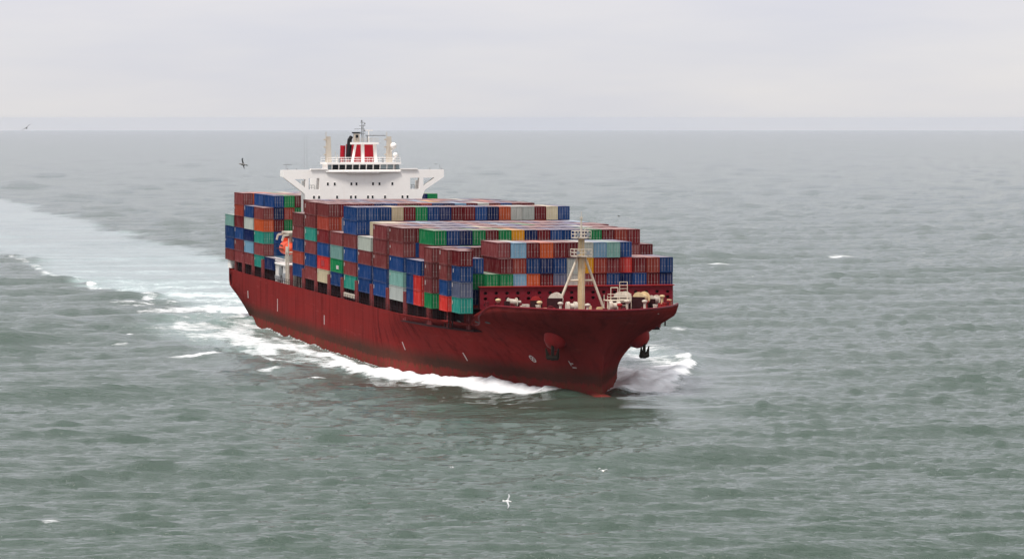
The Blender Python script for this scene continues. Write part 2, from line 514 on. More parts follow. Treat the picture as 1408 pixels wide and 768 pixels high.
def make_container_meshes(length):
    k = Kind()
    h, w, L = CH - 0.05, CW - 0.06, length
    t = 0.14
    # frame and walls: corrugated panels set back inside the corner posts and rails
    b_ = MB()
    for y in (-w / 2, w / 2 - t):
        for x in (0, L - t):
            b_.box(x, x + t, y, y + t, 0, h)
        b_.box(t, L - t, y, y + t, 0, t); b_.box(t, L - t, y, y + t, h - t, h)
    for x in (0, L - t):
        b_.box(x, x + t, -w / 2 + t, w / 2 - t, 0, t); b_.box(x, x + t, -w / 2 + t, w / 2 - t, h - t, h)
    n = max(int(L / 0.56), 4)
    for sd_ in (-1, 1):
        pts_ = []
        for i in range(n):
            x0 = t + (L - 2 * t) * i / n; dx = (L - 2 * t) / n
            for fx, dd in ((0.0, 0.09), (0.30, 0.09), (0.48, 0.04), (0.82, 0.04)):
                pts_.append((x0 + dx * fx, sd_ * (w / 2 - dd)))
        pts_.append((L - t, sd_ * (w / 2 - 0.09)))
        vs_ = [(x, y, t) for x, y in pts_] + [(x, y, h - t) for x, y in pts_]
        q = len(pts_)
        b_.add(vs_, [(i, i + 1, q + i + 1, q + i) if sd_ < 0 else (i + 1, i, q + i, q + i + 1) for i in range(q - 1)])
    b_.box(t, L - t, -w / 2 + t, w / 2 - t, h - 0.10, h - 0.03)      # roof sheet
    b_.box(t, L - t, -w / 2 + t, w / 2 - t, 0.02, t)                  # floor
    b_.box(0.06, 0.12, -w / 2 + t, w / 2 - t, t, h - t)               # blind end wall
    k.body = b_
    d = MB(); d.box(L - 0.12, L - 0.05, -w / 2 + t + 0.005, -0.012, t + 0.01, h - t - 0.01); k.door_a = d
    d = MB(); d.box(L - 0.12, L - 0.05, 0.012, w / 2 - t - 0.005, t + 0.01, h - t - 0.01); k.door_b = d
    r = MB()
    for y in (-0.76, -0.28):
        r.tube((L - 0.02, y, t + 0.03), (L - 0.02, y, h - t - 0.03), 0.028, n=6)
        r.box(L - 0.05, L - 0.0, y - 0.12, y + 0.12, 1.02, 1.08)
    k.rods_a = r
    r = MB()
    for y in (0.28, 0.76):
        r.tube((L - 0.02, y, t + 0.03), (L - 0.02, y, h - t - 0.03), 0.028, n=6)
        r.box(L - 0.05, L - 0.0, y - 0.12, y + 0.12, 1.02, 1.08)
    k.rods_b = r
    return k

PROTO = {}
for nm, L in (('long', CL), ('short', 6.06)):
    k = make_container_meshes(L)
    root = empty('shipping_container')
    o = k.body.build('body', M['container'], root)
    for dk, rk in ((k.door_a, k.rods_a), (k.door_b, k.rods_b)):
        dd = dk.build('door', M['container'], root)
        rk.build('lock_rod', M['rod'], dd)
    PROTO[nm] = root
M['red_mark'] = paint('dark_red_marking', srgb(150, 34, 36), amount=0.2)
def plate_mesh():
    return MB().box(-0.4, 0.4, -0.012, 0.0, -0.28, 0.28).build('marking', M['mark'])
PROTO_MARK = plate_mesh()
used_proto = set()
ORD = ['top', 'second', 'third', 'fourth', 'fifth', 'sixth']
def n_th(i):
    return ['first', 'second', 'third', 'fourth', 'fifth', 'sixth', 'seventh', 'eighth', 'ninth', 'tenth', 'eleventh', 'twelfth',
            'thirteenth', 'fourteenth', 'fifteenth', 'sixteenth', 'seventeenth', 'eighteenth', 'nineteenth'][i]

def container(code, s, y, z, label, kind='long', group='containers stacked on the ship', doors=True, mark=None):
    src = PROTO[kind]
    r = src.copy(); col.objects.link(r)
    r.matrix_world = SM @ Matrix.Translation((s, y, z))
    base = PAL[code][0]
    v = 0.62 + 0.34 * rng.random()
    c = (min(base[0] * v * (0.95 + 0.1 * rng.random()), 1), min(base[1] * v, 1), min(base[2] * v * (0.95 + 0.1 * rng.random()), 1), 1)
    for ch in src.children:
        if True:
            cc = ch.copy(); col.objects.link(cc); cc.parent = r; cc.color = c
            for g in ch.children:
                d = g.copy(); col.objects.link(d); d.parent = cc; d.color = c
    if mark:                                     # small pale placard on the starboard side, as the photo shows on some
        mk = PROTO_MARK.copy(); col.objects.link(mk); mk.parent = r
        if code == 'X':
            mk.data = mk.data.copy(); mk.data.materials[0] = M['red_mark']
        mk.location = (mark[0], -CW / 2 + 0.03, mark[1]); mk.scale = (mark[2], 1, mark[3])
    tag(r, label, 'container', group)
    return r

merged_v, merged_f, merged_c = [], [], []
def merged_box(code, s, y, z, L):
    base = PAL[code][0]; v = 0.7 + 0.3 * rng.random()
    w = CW - 0.06; h = CH - 0.05
    o = len(merged_v)
    merged_v.extend([(x, yy, zz) for zz in (z, z + h) for yy in (y - w / 2, y + w / 2) for x in (s, s + L)])
    for f in [(0, 2, 3, 1), (4, 5, 7, 6), (0, 1, 5, 4), (2, 6, 7, 3), (0, 4, 6, 2), (1, 3, 7, 5)]:
        merged_f.append(tuple(i + o for i in f)); merged_c.append((base[0] * v, base[1] * v, base[2] * v, 1))


YO = -21.0                                       # outboard face of the starboard stacks

def bay(s, outer, where, row, tiers=6, tops='', seconds='', thirds='', fill=0, kind='long', y0=YO, base=ZH, marks=None):
    """outer: colours of the starboard stack from its top; tops/seconds/thirds: colours of the inner stacks' upper tiers, port-wards;
    fill: how many inner stacks the hidden remainder of the block has"""
    marks = marks or {}
    n = len(outer)
    L = CL if kind == 'long' else 6.06
    for i, c in enumerate(outer):
        what = 'top' if i == 0 else ('bottom' if i == n - 1 else ORD[i] + ' from top')
        container(c, s, y0 + CW / 2, base + (n - 1 - i + (2 if n == 1 else 0)) * CH,
                  f"{PAL[c][1]} container {what} of starboard edge stack {where}", kind, 'containers at the starboard rail',
                  mark=marks.get(i) or ((rng.uniform(0.6, 1.3), rng.uniform(1.5, 2.0), 0.55, rng.uniform(0.8, 1.6)) if rng.random() < 0.45 else None))
    for lev, cs in enumerate((tops, seconds, thirds)):
        for j, c in enumerate(cs):
            if c == '.': continue
            container(c, s, y0 + CW * (j + 1.5), base + (tiers - 1 - lev) * CH,
                      f"{PAL[c][1]} container {n_th(j + 1)} from left, {ORD[lev]} tier, {row}", kind, 'containers inside the ' + row)
    for j in range(fill):
        for t in range(tiers):
            lev = tiers - 1 - t
            cs = (tops, seconds, thirds)[lev] if lev < 3 else ''
            if j < len(cs) and cs[j] != '.': continue
            merged_box(rng.choice(FILL), s, y0 + CW * (j + 1.5), base + t * CH, L)

bay(0.8, 'PBBR', 'at the very stern', 'stern block', fill=17, tiers=4)
bay(14.3, 'REDBRR', 'second from the stern', 'aft block second from the stern', tops='O', fill=17)
bay(28.0, 'BWNLR', 'third from the stern', 'aft block third from the stern', tops='B', fill=17)
bay(41.6, 'ROTRT', 'just aft of the lifeboat', 'aft block behind the bridge', tops='BGD', seconds='NEG', thirds='DG.', fill=4)
bay(90.0, 'RRBEB', 'first ahead of the lifeboat', 'block directly ahead of the bridge', tops='RBRDBRSDRBRODWBRN', fill=17)
bay(104.3, 'RRTRBR', 'second ahead of the lifeboat', 'second block ahead of the bridge', tops='RDNSDRBELYRNBDONN', fill=17)
bay(118.3, 'REDBXC', 'third ahead of the lifeboat', 'third block ahead of the bridge', tops='DRDNBRDEBNLDWRBRD', seconds='OSD', fill=17, marks={4: (6.0, 1.2, 4.5, 2.0)})
bay(132.5, 'RPGB', 'fourth ahead of the lifeboat', 'fourth block ahead of the bridge', tiers=5, tops='SDLRNBD', fill=17, marks={2: (7.5, 1.0, 3.0, 1.3)})
bay(146.4, 'BBRBRT', 'fifth ahead of the lifeboat', 'fifth block ahead of the bridge', tops='BBCDGBNDDBNOWWDCB', seconds='BC', fill=17)
bay(160.7, 'WRBB', 'sixth ahead of the lifeboat', 'sixth block ahead of the bridge', tiers=5, tops='.CDLBSDRBNRDBRDB', fill=17)
bay(175.2, 'RRRBB', 'seventh ahead of the lifeboat', 'seventh block ahead of the bridge', tiers=5, tops='RBDSNBRDLBGRDNBRD', fill=17)
bay(190.0, 'RRBPW', 'eighth ahead of the lifeboat', 'eighth block ahead of the bridge', tiers=5, tops='DRSNBCDRBRDNBWRD', fill=16)
bay(205.0, 'B', 'ninth ahead of the lifeboat', 'ninth block ahead of the bridge', tiers=5, tops='GBNGDGYNDBBNGDED', seconds='RRGNBRDBNRBDNRBR', fill=16)
for i, t in enumerate((1, 0)):
    what = ('second from top', 'bottom')[i]
    container('B', 205.0, YO + CW / 2, ZH + t * CH, f"short blue container {what} of the starboard edge stack ninth ahead of the lifeboat", 'short', 'containers at the starboard rail')
    container('X', 211.13, YO + CW / 2, ZH + t * CH, f"short bright red container {what} of starboard edge stack ninth ahead of the lifeboat", 'short', 'containers at the starboard rail')
container('D', 205.0, YO + CW * 17.5, ZH + 3 * CH, 'dark red container at the far right end of the ninth block, one tier lower', 'long', 'containers inside the ninth block ahead of the bridge')
for t in range(3):
    merged_box(rng.choice(FILL), 205.0, YO + CW * 17.5, ZH + t * CH, CL)
container('N', 55.2, YO + CW / 2, ZH, 'navy container alone on deck just aft of the orange lifeboat', 'long', 'containers at the starboard rail')
bay(219.6, 'RRRG', 'tenth ahead of the lifeboat', 'tenth block ahead of the bridge', tiers=4, tops='RBR', fill=4, kind='short', y0=-20.9)
bay(229.4, 'RRBX', 'eleventh ahead of the lifeboat', 'eleventh block ahead of the bridge', tiers=4, tops='D', fill=1, kind='short', y0=-20.4)
bay(236.0, 'DBST', 'closest to the bow', 'foremost starboard block', tiers=4, kind='short', y0=-19.7)

# ---- the block behind the breakwater, stack by stack from starboard: (length, s of the fore face, colours from the top, tier of the top one)
G0, GF, GY = 13.9, 240.0, -17.0
FRONT = [('short', 238.2, 'BGN', 2), ('long', 239.6, 'GS', 1), ('long', GF, 'DG', 2), ('long', GF, 'LEL', 3), ('long', GF, 'DBO', 3), ('long', GF, 'OND', 3),
         ('long', GF, 'DBS', 3), ('long', GF, 'DWW', 3), ('long', GF, 'WYR', 3), ('long', GF, 'LED', 3), ('long', GF, 'PDB', 3), ('long', GF, 'BXN', 3),
         ('long', GF, 'DB', 2), ('long', GF, 'ED', 2), ('long', GF, 'BN', 2)]
for j, (kind, sf, cs, tt) in enumerate(FRONT):
    L = CL if kind == 'long' else 6.06
    for i, c in enumerate(cs):
        dz = -0.55 if (j == 11 and i == 0) else 0.0
        sf2 = sf - (0.9 if j == 11 else 0)
        what = 'top' if i == 0 else ORD[i] + ' from top'
        container(c, sf2 - L + (0.25 * rng.random()), GY + CW * (j + 0.5), G0 + (tt - i) * CH,
                  f"{PAL[c][1]} container {what} of stack {n_th(j)} from left behind the red breakwater" if j < 13 else
                  f"{PAL[c][1]} container {what} of the {'rightmost' if j == 14 else 'second rightmost'} stack behind the red breakwater",
                  kind, 'containers behind the breakwater')
    for t in range(tt - len(cs) + 1):
        merged_box(rng.choice(FILL), sf - L, GY + CW * (j + 0.5), G0 + t * CH, L)
container('R', 226.0, GY + CW * 2.5, G0 + 3 * CH, 'brownish red container standing long side out, beside the topmost light blue one', 'long', 'containers behind the breakwater')
container('C', 226.2, GY + CW * 3.5 - 0.05, G0 + 3 * CH + 0.0, 'cream container end wedged between the brownish red and light blue boxes', 'short', 'containers behind the breakwater')
for j in range(2, 15):                           # the block behind the front one
    for t in range(4):
        if j in (2,) and t == 3: continue
        if j == 3 and t == 3: continue
        if j < 3 and t == 3: continue
        if t == 3 and j > 10: continue
        merged_box(rng.choice(FILL), 219.2 if j > 3 else 213.0, GY + CW * (j + 0.5), ZH + t * CH, 6.06 if j <= 3 else 8.3)
for r_ in list(PROTO.values()):                  # the sources themselves are not part of the place
    for ch in list(r_.children):
        for g in list(ch.children): bpy.data.objects.remove(g)
        bpy.data.objects.remove(ch)
    bpy.data.objects.remove(r_)
bpy.data.objects.remove(PROTO_MARK)

me = bpy.data.meshes.new('container_stacks')
me.from_pydata(merged_v, [], merged_f)
ca = me.attributes.new('paint', 'FLOAT_COLOR', 'FACE')
ca.data.foreach_set('color', [x for c in merged_c for x in c])
me.materials.append(M['container_merged'])
mo = bpy.data.objects.new('container_stacks', me); col.objects.link(mo)
mo.matrix_world = SM
tag(mo, 'inner containers packed behind and beneath the outer stacks on the ship', 'container stacks', kind='stuff')

# ------------------------------------------------------------------ deck edge: hatch covers, coaming, lashing posts, rails
BS = [0.8, 14.3, 28.0, 41.6, 55.2, 90.0, 104.3, 118.3, 132.5, 146.4, 160.7, 175.2, 190.0, 205.0, 219.6]
for s in BS:
    y = 18.4 if s < 215 else 17.2
    y = min(y, half_breadth(s + 12, ZD) - 2.4)
    k = MB().box(s - 0.3, s + 12.6, -y, y, ZD - 0.99, ZH - 0.55).box(s - 0.1, s + 12.4, -y - 0.2, y + 0.2, ZH - 0.54, ZH - 0.02)
    k.build('hatch_cover', M['dark_steel'], ship)
def lashing_post(s, sd_, y):
    k = MB()
    for ds in (-0.72, 0.72):
        k.box(s + ds - 0.2, s + ds + 0.2, sd_ * y - 0.2, sd_ * y + 0.2, ZD - 1.0, ZH + 1.9)
    k.box(s - 0.92, s + 0.92, sd_ * y - 0.16, sd_ * y + 0.16, ZH + 1.6, ZH + 1.9)
    k.box(s - 0.6, s + 0.6, sd_ * y - 0.1, sd_ * y + 0.1, ZD + 0.6, ZD + 0.8)
    return k.build('lashing_post', M['post_red'], ship)
for s in BS[1:4] + [54.4] + BS[5:] + [218.6, 228.0, 235.6]:
    for sd_ in (-1, 1):
        yy = min(HB - 0.45, half_breadth(s, ZD) - 0.35)
        lashing_post(s - 0.85, sd_, yy)
# outboard pedestals and girder carrying each outer stack
for s in BS[:4] + BS[5:]:
    for sd_ in (-1, 1):
        k = MB()
        yy = min(HB - 1.6, half_breadth(s, ZD) - 1.4)
        a0, a1 = sorted((sd_ * (yy - 0.12), sd_ * (yy + 0.12)))
        k.box(s, s + 12.2, a0, a1, ZH - 0.3, ZH - 0.02)
        for f in (0.2, 3.1, 6.1, 9.1, 12.0):
            k.box(s + f - 0.13, s + f + 0.13, a0 + 0.02, a1 - 0.02, ZD - 1.0, ZH - 0.3)
        k.build('stack_pedestal', M['dark_steel'], ship)
for sd_ in (-1, 1):
    k = MB()
    ss = np.arange(1, 231, 2.4)
    for a in ss:
        y = sd_ * (half_breadth(a, ZD) - 0.18)
        k.tube((a, y, ZD - 0.02), (a, y, ZD + 1.05), 0.035, n=5)
    for zz in (0.55, 1.05):
        for a, b_ in zip(ss[:-1], ss[1:]):
            k.tube((a, sd_ * (half_breadth(a, ZD) - 0.18), ZD + zz), (b_, sd_ * (half_breadth(b_, ZD) - 0.18), ZD + zz), 0.03, n=5)
    k.build('side_railing', M['dark_steel'], ship)
k = MB()                                         # gangway stowed along the rail
k.box(147.5, 159.0, -HB + 0.35, -HB + 0.55, ZD + 0.5, ZD + 1.3)
for i in range(12):
    k.box(147.6 + i, 147.75 + i, -HB + 0.28, -HB + 0.35, ZD + 0.5, ZD + 1.3)
k.build('gangway', M['white_rust'], ship)
# stern corner locker and flag-post, white as in the photo
MB().box(2.2, 6.2, -HB + 0.9, -HB + 2.2, ZD + 0.2, ZH - 0.2).build('deck_locker', M['white'], ship)

# ------------------------------------------------------------------ accommodation and bridge
acc = None
S1 = 66.0                                        # fore face of the house
def ring(pts):
    return pts
def plate_with_holes(outline, holes, x0, x1):
    """(y, z) outline with rectangular/polygonal holes, extruded along x; triangulated fill through bmesh"""
    bm = bmesh.new()
    def loop(p):
        vs_ = [bm.verts.new((x1, y, z)) for y, z in p]
        return [bm.edges.new((vs_[i], vs_[(i + 1) % len(vs_)])) for i in range(len(vs_))]
    edges = loop(outline)
    for h in holes: edges += loop(h)
    bmesh.ops.triangle_fill(bm, use_beauty=True, use_dissolve=False, edges=edges)
    ext = bmesh.ops.extrude_face_region(bm, geom=list(bm.faces))
    bmesh.ops.translate(bm, verts=[v for v in ext['geom'] if isinstance(v, bmesh.types.BMVert)], vec=(x0 - x1, 0, 0))
    bmesh.ops.recalc_face_normals(bm, faces=bm.faces)
    return bm
def bm_obj(bm, name, mat, parent):
    me = bpy.data.meshes.new(name); bm.to_mesh(me); bm.free(); me.materials.append(mat)
    o = bpy.data.objects.new(name, me); col.objects.link(o); o.parent = parent
    return o
YC = -1.2                                        # the house sits a little to starboard
outline = [(-17.4, 33.95), (-17.4, 32.35), (-12.9, 28.9), (-12.6, 27.0), (-12.6, 10.0), (12.6, 10.0), (12.6, 28.0), (13.2, 29.6), (17.4, 32.35), (17.4, 33.95)]
holes = [[(-15.1, 32.0), (-12.7, 32.0), (-12.7, 30.2)], [(-12.0, 32.2), (-9.7, 32.2), (-9.7, 29.8), (-12.0, 29.8)],
         [(10.0, 32.2), (12.0, 32.2), (12.0, 29.8), (10.0, 29.8)], [(12.9, 32.2), (15.3, 32.2), (12.9, 30.4)]]
outline = [(y + YC, z) for y, z in outline]; holes = [[(y + YC, z) for y, z in h] for h in holes]
acc = bm_obj(plate_with_holes(outline, holes, S1 - 1.6, S1), 'accommodation_front', M['white'], ship)
MB().box(S1 - 13.0, S1 - 1.605, YC - 9.4, YC + 9.6, 9.7, 33.6).build('accommodation_block', M['white'], ship)
# inner side walls seen through the openings
k = MB()
for y0_, y1_ in ((-12.6, -12.3), (12.3, 12.6)):
    k.box(S1 - 6.0, S1 - 1.605, YC + y0_, YC + y1_, 10, 31.6)
k.box(S1 - 6.0, S1 - 1.605, YC - 12.29, YC - 9.41, 29.2, 29.5); k.box(S1 - 6.0, S1 - 1.605, YC + 9.61, YC + 12.29, 29.2, 29.5)
k.build('side_gallery', M['white'], ship)
for sd_ in (-1, 1):                              # rails in the openings
    k = MB()
    a, b_ = sorted((YC + sd_ * 9.75, YC + sd_ * 12.1))
    for i in range(5):
        y = a + (b_ - a) * i / 4
        k.tube((S1 - 5.7, y, 29.5), (S1 - 5.7, y, 30.6), 0.05, n=5)
    k.tube((S1 - 5.7, a, 30.6), (S1 - 5.7, b_, 30.6), 0.05, n=5); k.tube((S1 - 5.7, a, 30.1), (S1 - 5.7, b_, 30.1), 0.04, n=5)
    k.build('gallery_rail', M['grey'], ship)
# wing decks
for sd_ in (-1, 1):
    a, b_ = sorted((YC + sd_ * 9.0, YC + sd_ * 17.4))
    k = MB().box(S1 - 4.4, S1 - 1.605, a, b_, 32.5, 32.75).box(S1 - 4.4, S1 - 4.1, a, b_, 32.76, 33.9)
    k.box(S1 - 4.09, S1 - 1.61, *(sorted((YC + sd_ * 17.1, YC + sd_ * 17.4))), 32.76, 33.9)
    k.build('bridge_wing', M['white'], ship)
    a, b_ = sorted((YC + sd_ * 7.9, YC + sd_ * 11.6))
    MB().box(S1 - 0.9, S1 + 0.3, a, b_, 33.97, 34.2).build('wind_deflector', M['white'], ship)
    k = MB()                                     # wing-end console, lamp and searchlight bar
    y = YC + sd_ * 16.7
    k.tube((S1 - 1.0, y, 33.9), (S1 - 1.0, y, 35.1), 0.06, n=6)
    k.tube((S1 - 1.0, y - 0.6, 35.1), (S1 - 1.0, y + 1.2 * (1 if sd_ < 0 else -1), 35.1), 0.08, n=6)
    k.build('searchlight_bar', M['grey'], ship)
    for yy in (y + 0.3, y - sd_ * 2.2):
        MB().tube((S1 - 0.8, yy, 33.951), (S1 - 0.8, yy, 34.3), 0.14, n=8).build('wing_lamp', M['grey'], ship)
# portholes
for z, ys in ((30.95, (-8.1, -6.6, -3.0, -1.9, 1.7, 3.1, 5.9)), (28.15, (-11.1, -10.0, -6.1, -3.1, -2.1, 0.6, 1.6, 4.3, 8.1, 9.2))):
    for y in ys:
        p = MB().box(S1 - 0.05, S1 + 0.03, y + YC + 0.2 - 0.2, y + YC + 0.2 + 0.2, z - 0.3, z + 0.3).build('porthole', M['glass'], acc)
        fr = MB(); yy = y + YC + 0.2
        for a in ((yy - 0.28, yy - 0.205, z - 0.36, z + 0.36), (yy + 0.205, yy + 0.28, z - 0.36, z + 0.36)):
            fr.box(S1 - 0.02, S1 + 0.06, *a)
        fr.box(S1 - 0.02, S1 + 0.058, yy - 0.204, yy + 0.204, z + 0.305, z + 0.36)
        fr.v = list(fr.v)
        fo = fr.build('porthole_rim', M['white'], acc)
# wheelhouse
WH0, WH1 = YC - 7.9, YC + 7.9
wh = MB()
wh.box(S1 - 8.0, S1 - 0.25, WH0, WH1, 33.61, 33.95)
wh.box(S1 - 8.0, S1 - 0.9, WH0 + 0.3, WH1 - 0.3, 33.96, 35.05)     # body behind the glass
wh.box(S1 - 8.2, S1 + 0.05, WH0 - 0.15, WH1 + 0.15, 35.06, 35.5)   # roof fascia
wheel = wh.build('wheelhouse', M['white'], ship)
edges_y = [WH0 + 1.0 + i * (WH1 - WH0 - 2.4) / 9 for i in range(10)]
for i in range(9):
    a, b_ = edges_y[i] + 0.12, edges_y[i + 1] - 0.12
    w = MB(); x0 = S1 - 0.62
    w.add([(x0, a, 34.0), (x0, b_, 34.0), (x0 + 0.3, b_, 35.04), (x0 + 0.3, a, 35.04), (x0 - 0.1, a, 34.0), (x0 - 0.1, b_, 34.0), (x0 + 0.2, b_, 35.04), (x0 + 0.2, a, 35.04)],
          [(0, 1, 2, 3), (7, 6, 5, 4), (0, 4, 5, 1), (1, 5, 6, 2), (2, 6, 7, 3), (3, 7, 4, 0)])
    w.build('window', M['glass'] if i < 7 else M['pale_glass'], wheel)
for i in range(10):
    y = edges_y[i]; x0 = S1 - 0.56
    w = MB().add([(x0 + dx, y + dy, 33.96) for dx, dy in ((0, -.11), (0, .11), (-.25, .11), (-.25, -.11))] + [(x0 + dx + 0.3, y + dy, 35.055) for dx, dy in ((0, -.11), (0, .11), (-.25, .11), (-.25, -.11))],
                 [(0, 1, 2, 3), (7, 6, 5, 4), (0, 4, 5, 1), (1, 5, 6, 2), (2, 6, 7, 3), (3, 7, 4, 0)])
    w.build('window_post', M['white'], wheel)
for sd_ in (-1, 1):
    a, b_ = sorted((YC + sd_ * 7.75, YC + sd_ * 7.0))
    MB().box(S1 - 0.85, S1 - 0.5, a, b_, 34.0, 35.0).build('side_window', M['pale_glass'], wheel)
# visor shelf under the windows
k = MB(); k.prism_xy([(S1 + 0.01, YC - 8.4), (S1 + 0.35, YC - 8.2), (S1 + 0.9, YC - 4.4), (S1 + 1.1, YC - 3.6), (S1 + 1.1, YC + 3.2), (S1 + 0.9, YC + 4.0), (S1 + 0.35, YC + 7.8), (S1 + 0.01, YC + 8.0)], 33.45, 33.7)
k.prism_xy([(S1 + 0.01, YC - 3.8), (S1 + 0.8, YC - 3.4), (S1 + 0.8, YC + 3.0), (S1 + 0.01, YC + 3.4)], 33.15, 33.44)
k.build('visor_shelf', M['white'], ship)
# monkey island rails
k = MB()
for x in (S1 - 0.1, S1 - 8.0):
    for i in range(15):
        y = WH0 + (WH1 - WH0) * i / 14
        k.tube((x, y, 35.5), (x, y, 36.5), 0.035, n=5)
    for z in (36.0, 36.5):
        k.tube((x, WH0, z), (x, WH1, z), 0.035, n=5)
k.build('roof_railing', M['white'], wheel)
# radar tower: three white legs carrying a platform, mast above
tw = MB()
T0 = 35.5
for (yb, yt, w) in ((-1.75, -1.05, 0.42), (0.55, 0.5, 0.62), (3.35, 3.15, 0.6)):
    for x in (S1 - 4.0,):
        tw.add([(x, YC + yb - w / 2, T0), (x, YC + yb + w / 2, T0), (x - 0.8, YC + yb + w / 2, T0), (x - 0.8, YC + yb - w / 2, T0),
                (x, YC + yt - w / 2, 39.3), (x, YC + yt + w / 2, 39.3), (x - 0.8, YC + yt + w / 2, 39.3), (x - 0.8, YC + yt - w / 2, 39.3)],
               [(0, 1, 2, 3), (7, 6, 5, 4), (0, 4, 5, 1), (1, 5, 6, 2), (2, 6, 7, 3), (3, 7, 4, 0)])
tw.box(S1 - 5.4, S1 - 3.2, YC - 2.0, YC + 3.8, 39.31, 39.75)
radar = tw.build('radar_tower', M['white'], ship)
k = MB()
for i in range(9):
    y = YC - 1.9 + 5.6 * i / 8
    k.tube((S1 - 3.3, y, 39.75), (S1 - 3.3, y, 40.6), 0.035, n=5)
for z in (40.2, 40.6): k.tube((S1 - 3.3, YC - 1.9, z), (S1 - 3.3, YC + 3.7, z), 0.035, n=5)
k.box(S1 - 3.5, S1 - 3.35, YC - 1.0, YC - 0.4, 39.76, 40.7)
k.build('platform_rail', M['white_rust'], radar)
k = MB()
k.tube((S1 - 4.3, YC + 0.35, 39.75), (S1 - 4.3, YC + 0.35, 44.3), 0.16, 0.09, 8)
k.tube((S1 - 4.3, YC + 0.75, 39.75), (S1 - 4.3, YC + 0.7, 43.6), 0.07, n=6)
for z, a, b_ in ((42.6, -1.3, 1.0), (41.6, -0.5, 1.1), (43.3, -0.2, 1.1), (44.0, 0.0, 0.9)):
    k.tube((S1 - 4.3, YC + a, z), (S1 - 4.3, YC + b_, z), 0.06, n=6)
for z, y in ((42.9, 0.35), (43.7, 0.95), (44.3, 0.3), (41.7, 0.1), (42.2, 0.9)):
    k.box(S1 - 4.45, S1 - 4.15, YC + y - 0.14, YC + y + 0.14, z - 0.15, z + 0.2)
k.build('signal_mast', M['grey'], radar)
k = MB().tube((S1 - 3.6, YC + 1.4, 39.76), (S1 - 3.6, YC + 1.4, 41.1), 0.15, n=8); k.box(S1 - 3.75, S1 - 3.45, YC + 1.0, YC + 5.4, 41.1, 41.3)
k.build('radar_scanner', M['grey'], radar)
k = MB().tube((S1 - 4.6, YC + 1.9, 39.76), (S1 - 4.6, YC + 1.9, 42.2), 0.12, n=8); k.box(S1 - 4.75, S1 - 4.45, YC + 0.9, YC + 2.8, 42.2, 42.42)
k.build('radar_scanner', M['white'], radar)
# funnel behind, red with a black top and pipes
FC = YC + 2.2
fn = MB()
fn.prism_xy([(S1 - 22, FC - 2.0), (S1 - 22, FC + 2.9), (S1 - 14.5, FC + 2.9), (S1 - 13.6, FC + 2.5), (S1 - 13.6, FC - 1.6), (S1 - 14.5, FC - 2.0)], 9.7, 39.2)
funnel = fn.build('funnel', M['funnel_red'], ship)
k = MB()
k.tube((S1 - 15.6, FC - 2.75, 36.0), (S1 - 15.3, FC - 2.4, 40.4), 0.5, n=12); k.tube((S1 - 15.3, FC - 2.4, 40.3), (S1 - 15.5, FC - 2.0, 40.9), 0.42, n=10)
k.build('exhaust_pipe', M['black'], funnel)
MB().tube((S1 - 16, FC - 4.0, 33.0), (S1 - 16, FC - 3.8, 39.0), 0.55, n=12).build('exhaust_pipe', M['funnel_red'], funnel)
MB().box(S1 - 15.4, S1 - 14.2, FC - 1.9, FC - 0.1, 41.6, 41.9).build('exhaust_hood', M['black'], funnel)
MB().box(S1 - 15.2, S1 - 14.3, FC - 1.6, FC - 0.4, 39.21, 41.59).build('exhaust_casing', M['white_rust'], funnel)
MB().box(S1 - 14.29, S1 - 14.2, FC - 1.3, FC - 0.7, 40.2, 41.3).build('exhaust_louvre', M['black'], funnel)
MB().box(S1 - 17, S1 - 14, FC - 4.4, FC - 2.1, 30, 35.4).build('engine_casing', M['funnel_red'], ship)
# side posts with aerials and domes
for y, nm in ((-7.2, 'a'), (6.0, 'b')):
    k = MB()
    k.add([(S1 - 3 + dx * 0.55, YC + y + dy * 0.62, 35.5) for dx, dy in ((1, -1), (1, 1), (-1, 1), (-1, -1))] + [(S1 - 3 + dx * 0.4, YC + y + dy * 0.42, 41.0) for dx, dy in ((1, -1), (1, 1), (-1, 1), (-1, -1))],
          [(0, 1, 2, 3), (7, 6, 5, 4), (0, 4, 5, 1), (1, 5, 6, 2), (2, 6, 7, 3), (3, 7, 4, 0)])
    k.tube((S1 - 3, YC + y - 0.5, 35.5), (S1 - 3, YC + y - 0.5, 42.0), 0.07, n=6)
    for z in (37.0, 38.6, 40.2): k.box(S1 - 3.2, S1 - 2.8, YC + y - 1.0, YC + y - 0.4, z, z + 0.3)
    k.tube((S1 - 3, YC + y + 1.5, 35.5), (S1 - 3, YC + y + 1.5, 37.8), 0.05, n=5); k.tube((S1 - 3, YC + y + 2.0, 35.5), (S1 - 3, YC + y + 2.0, 37.2), 0.05, n=5)
    k.build('aerial_post', M['white_rust'], ship)
for y, z, r in ((6.9, 39.0, 0.72), (7.3, 37.1, 0.55)):
    k = MB().lathe([(-r, 0.02), (-r * 0.8, r * 0.55), (-r * 0.3, r * 0.95), (r * 0.2, r), (r * 0.65, r * 0.75), (r * 0.93, r * 0.35), (r, 0.02)], (S1 - 2.6, YC + y, z), (0, 0, 1), 18)
    k.tube((S1 - 2.6, YC + y, z - r), (S1 - 2.6, YC + y - 0.6, z - r - 0.5), 0.12, n=6)
    k.build('satellite_dome', M['white'], ship, smooth=True, angle=40)
for y in (-12.6, -12.0):
    MB().tube((S1 - 2, YC + y, 32.76), (S1 - 2, YC + y, 41.5), 0.035, 0.015, 5).build('whip_aerial', M['grey'], ship)
k = MB()
for y in (-5.2, 4.2): k.tube((S1 - 1.0, YC + y, 35.5), (S1 - 1.0, YC + y, 36.4), 0.22, n=10)
k.build('compass_stand', M['grey'], ship)

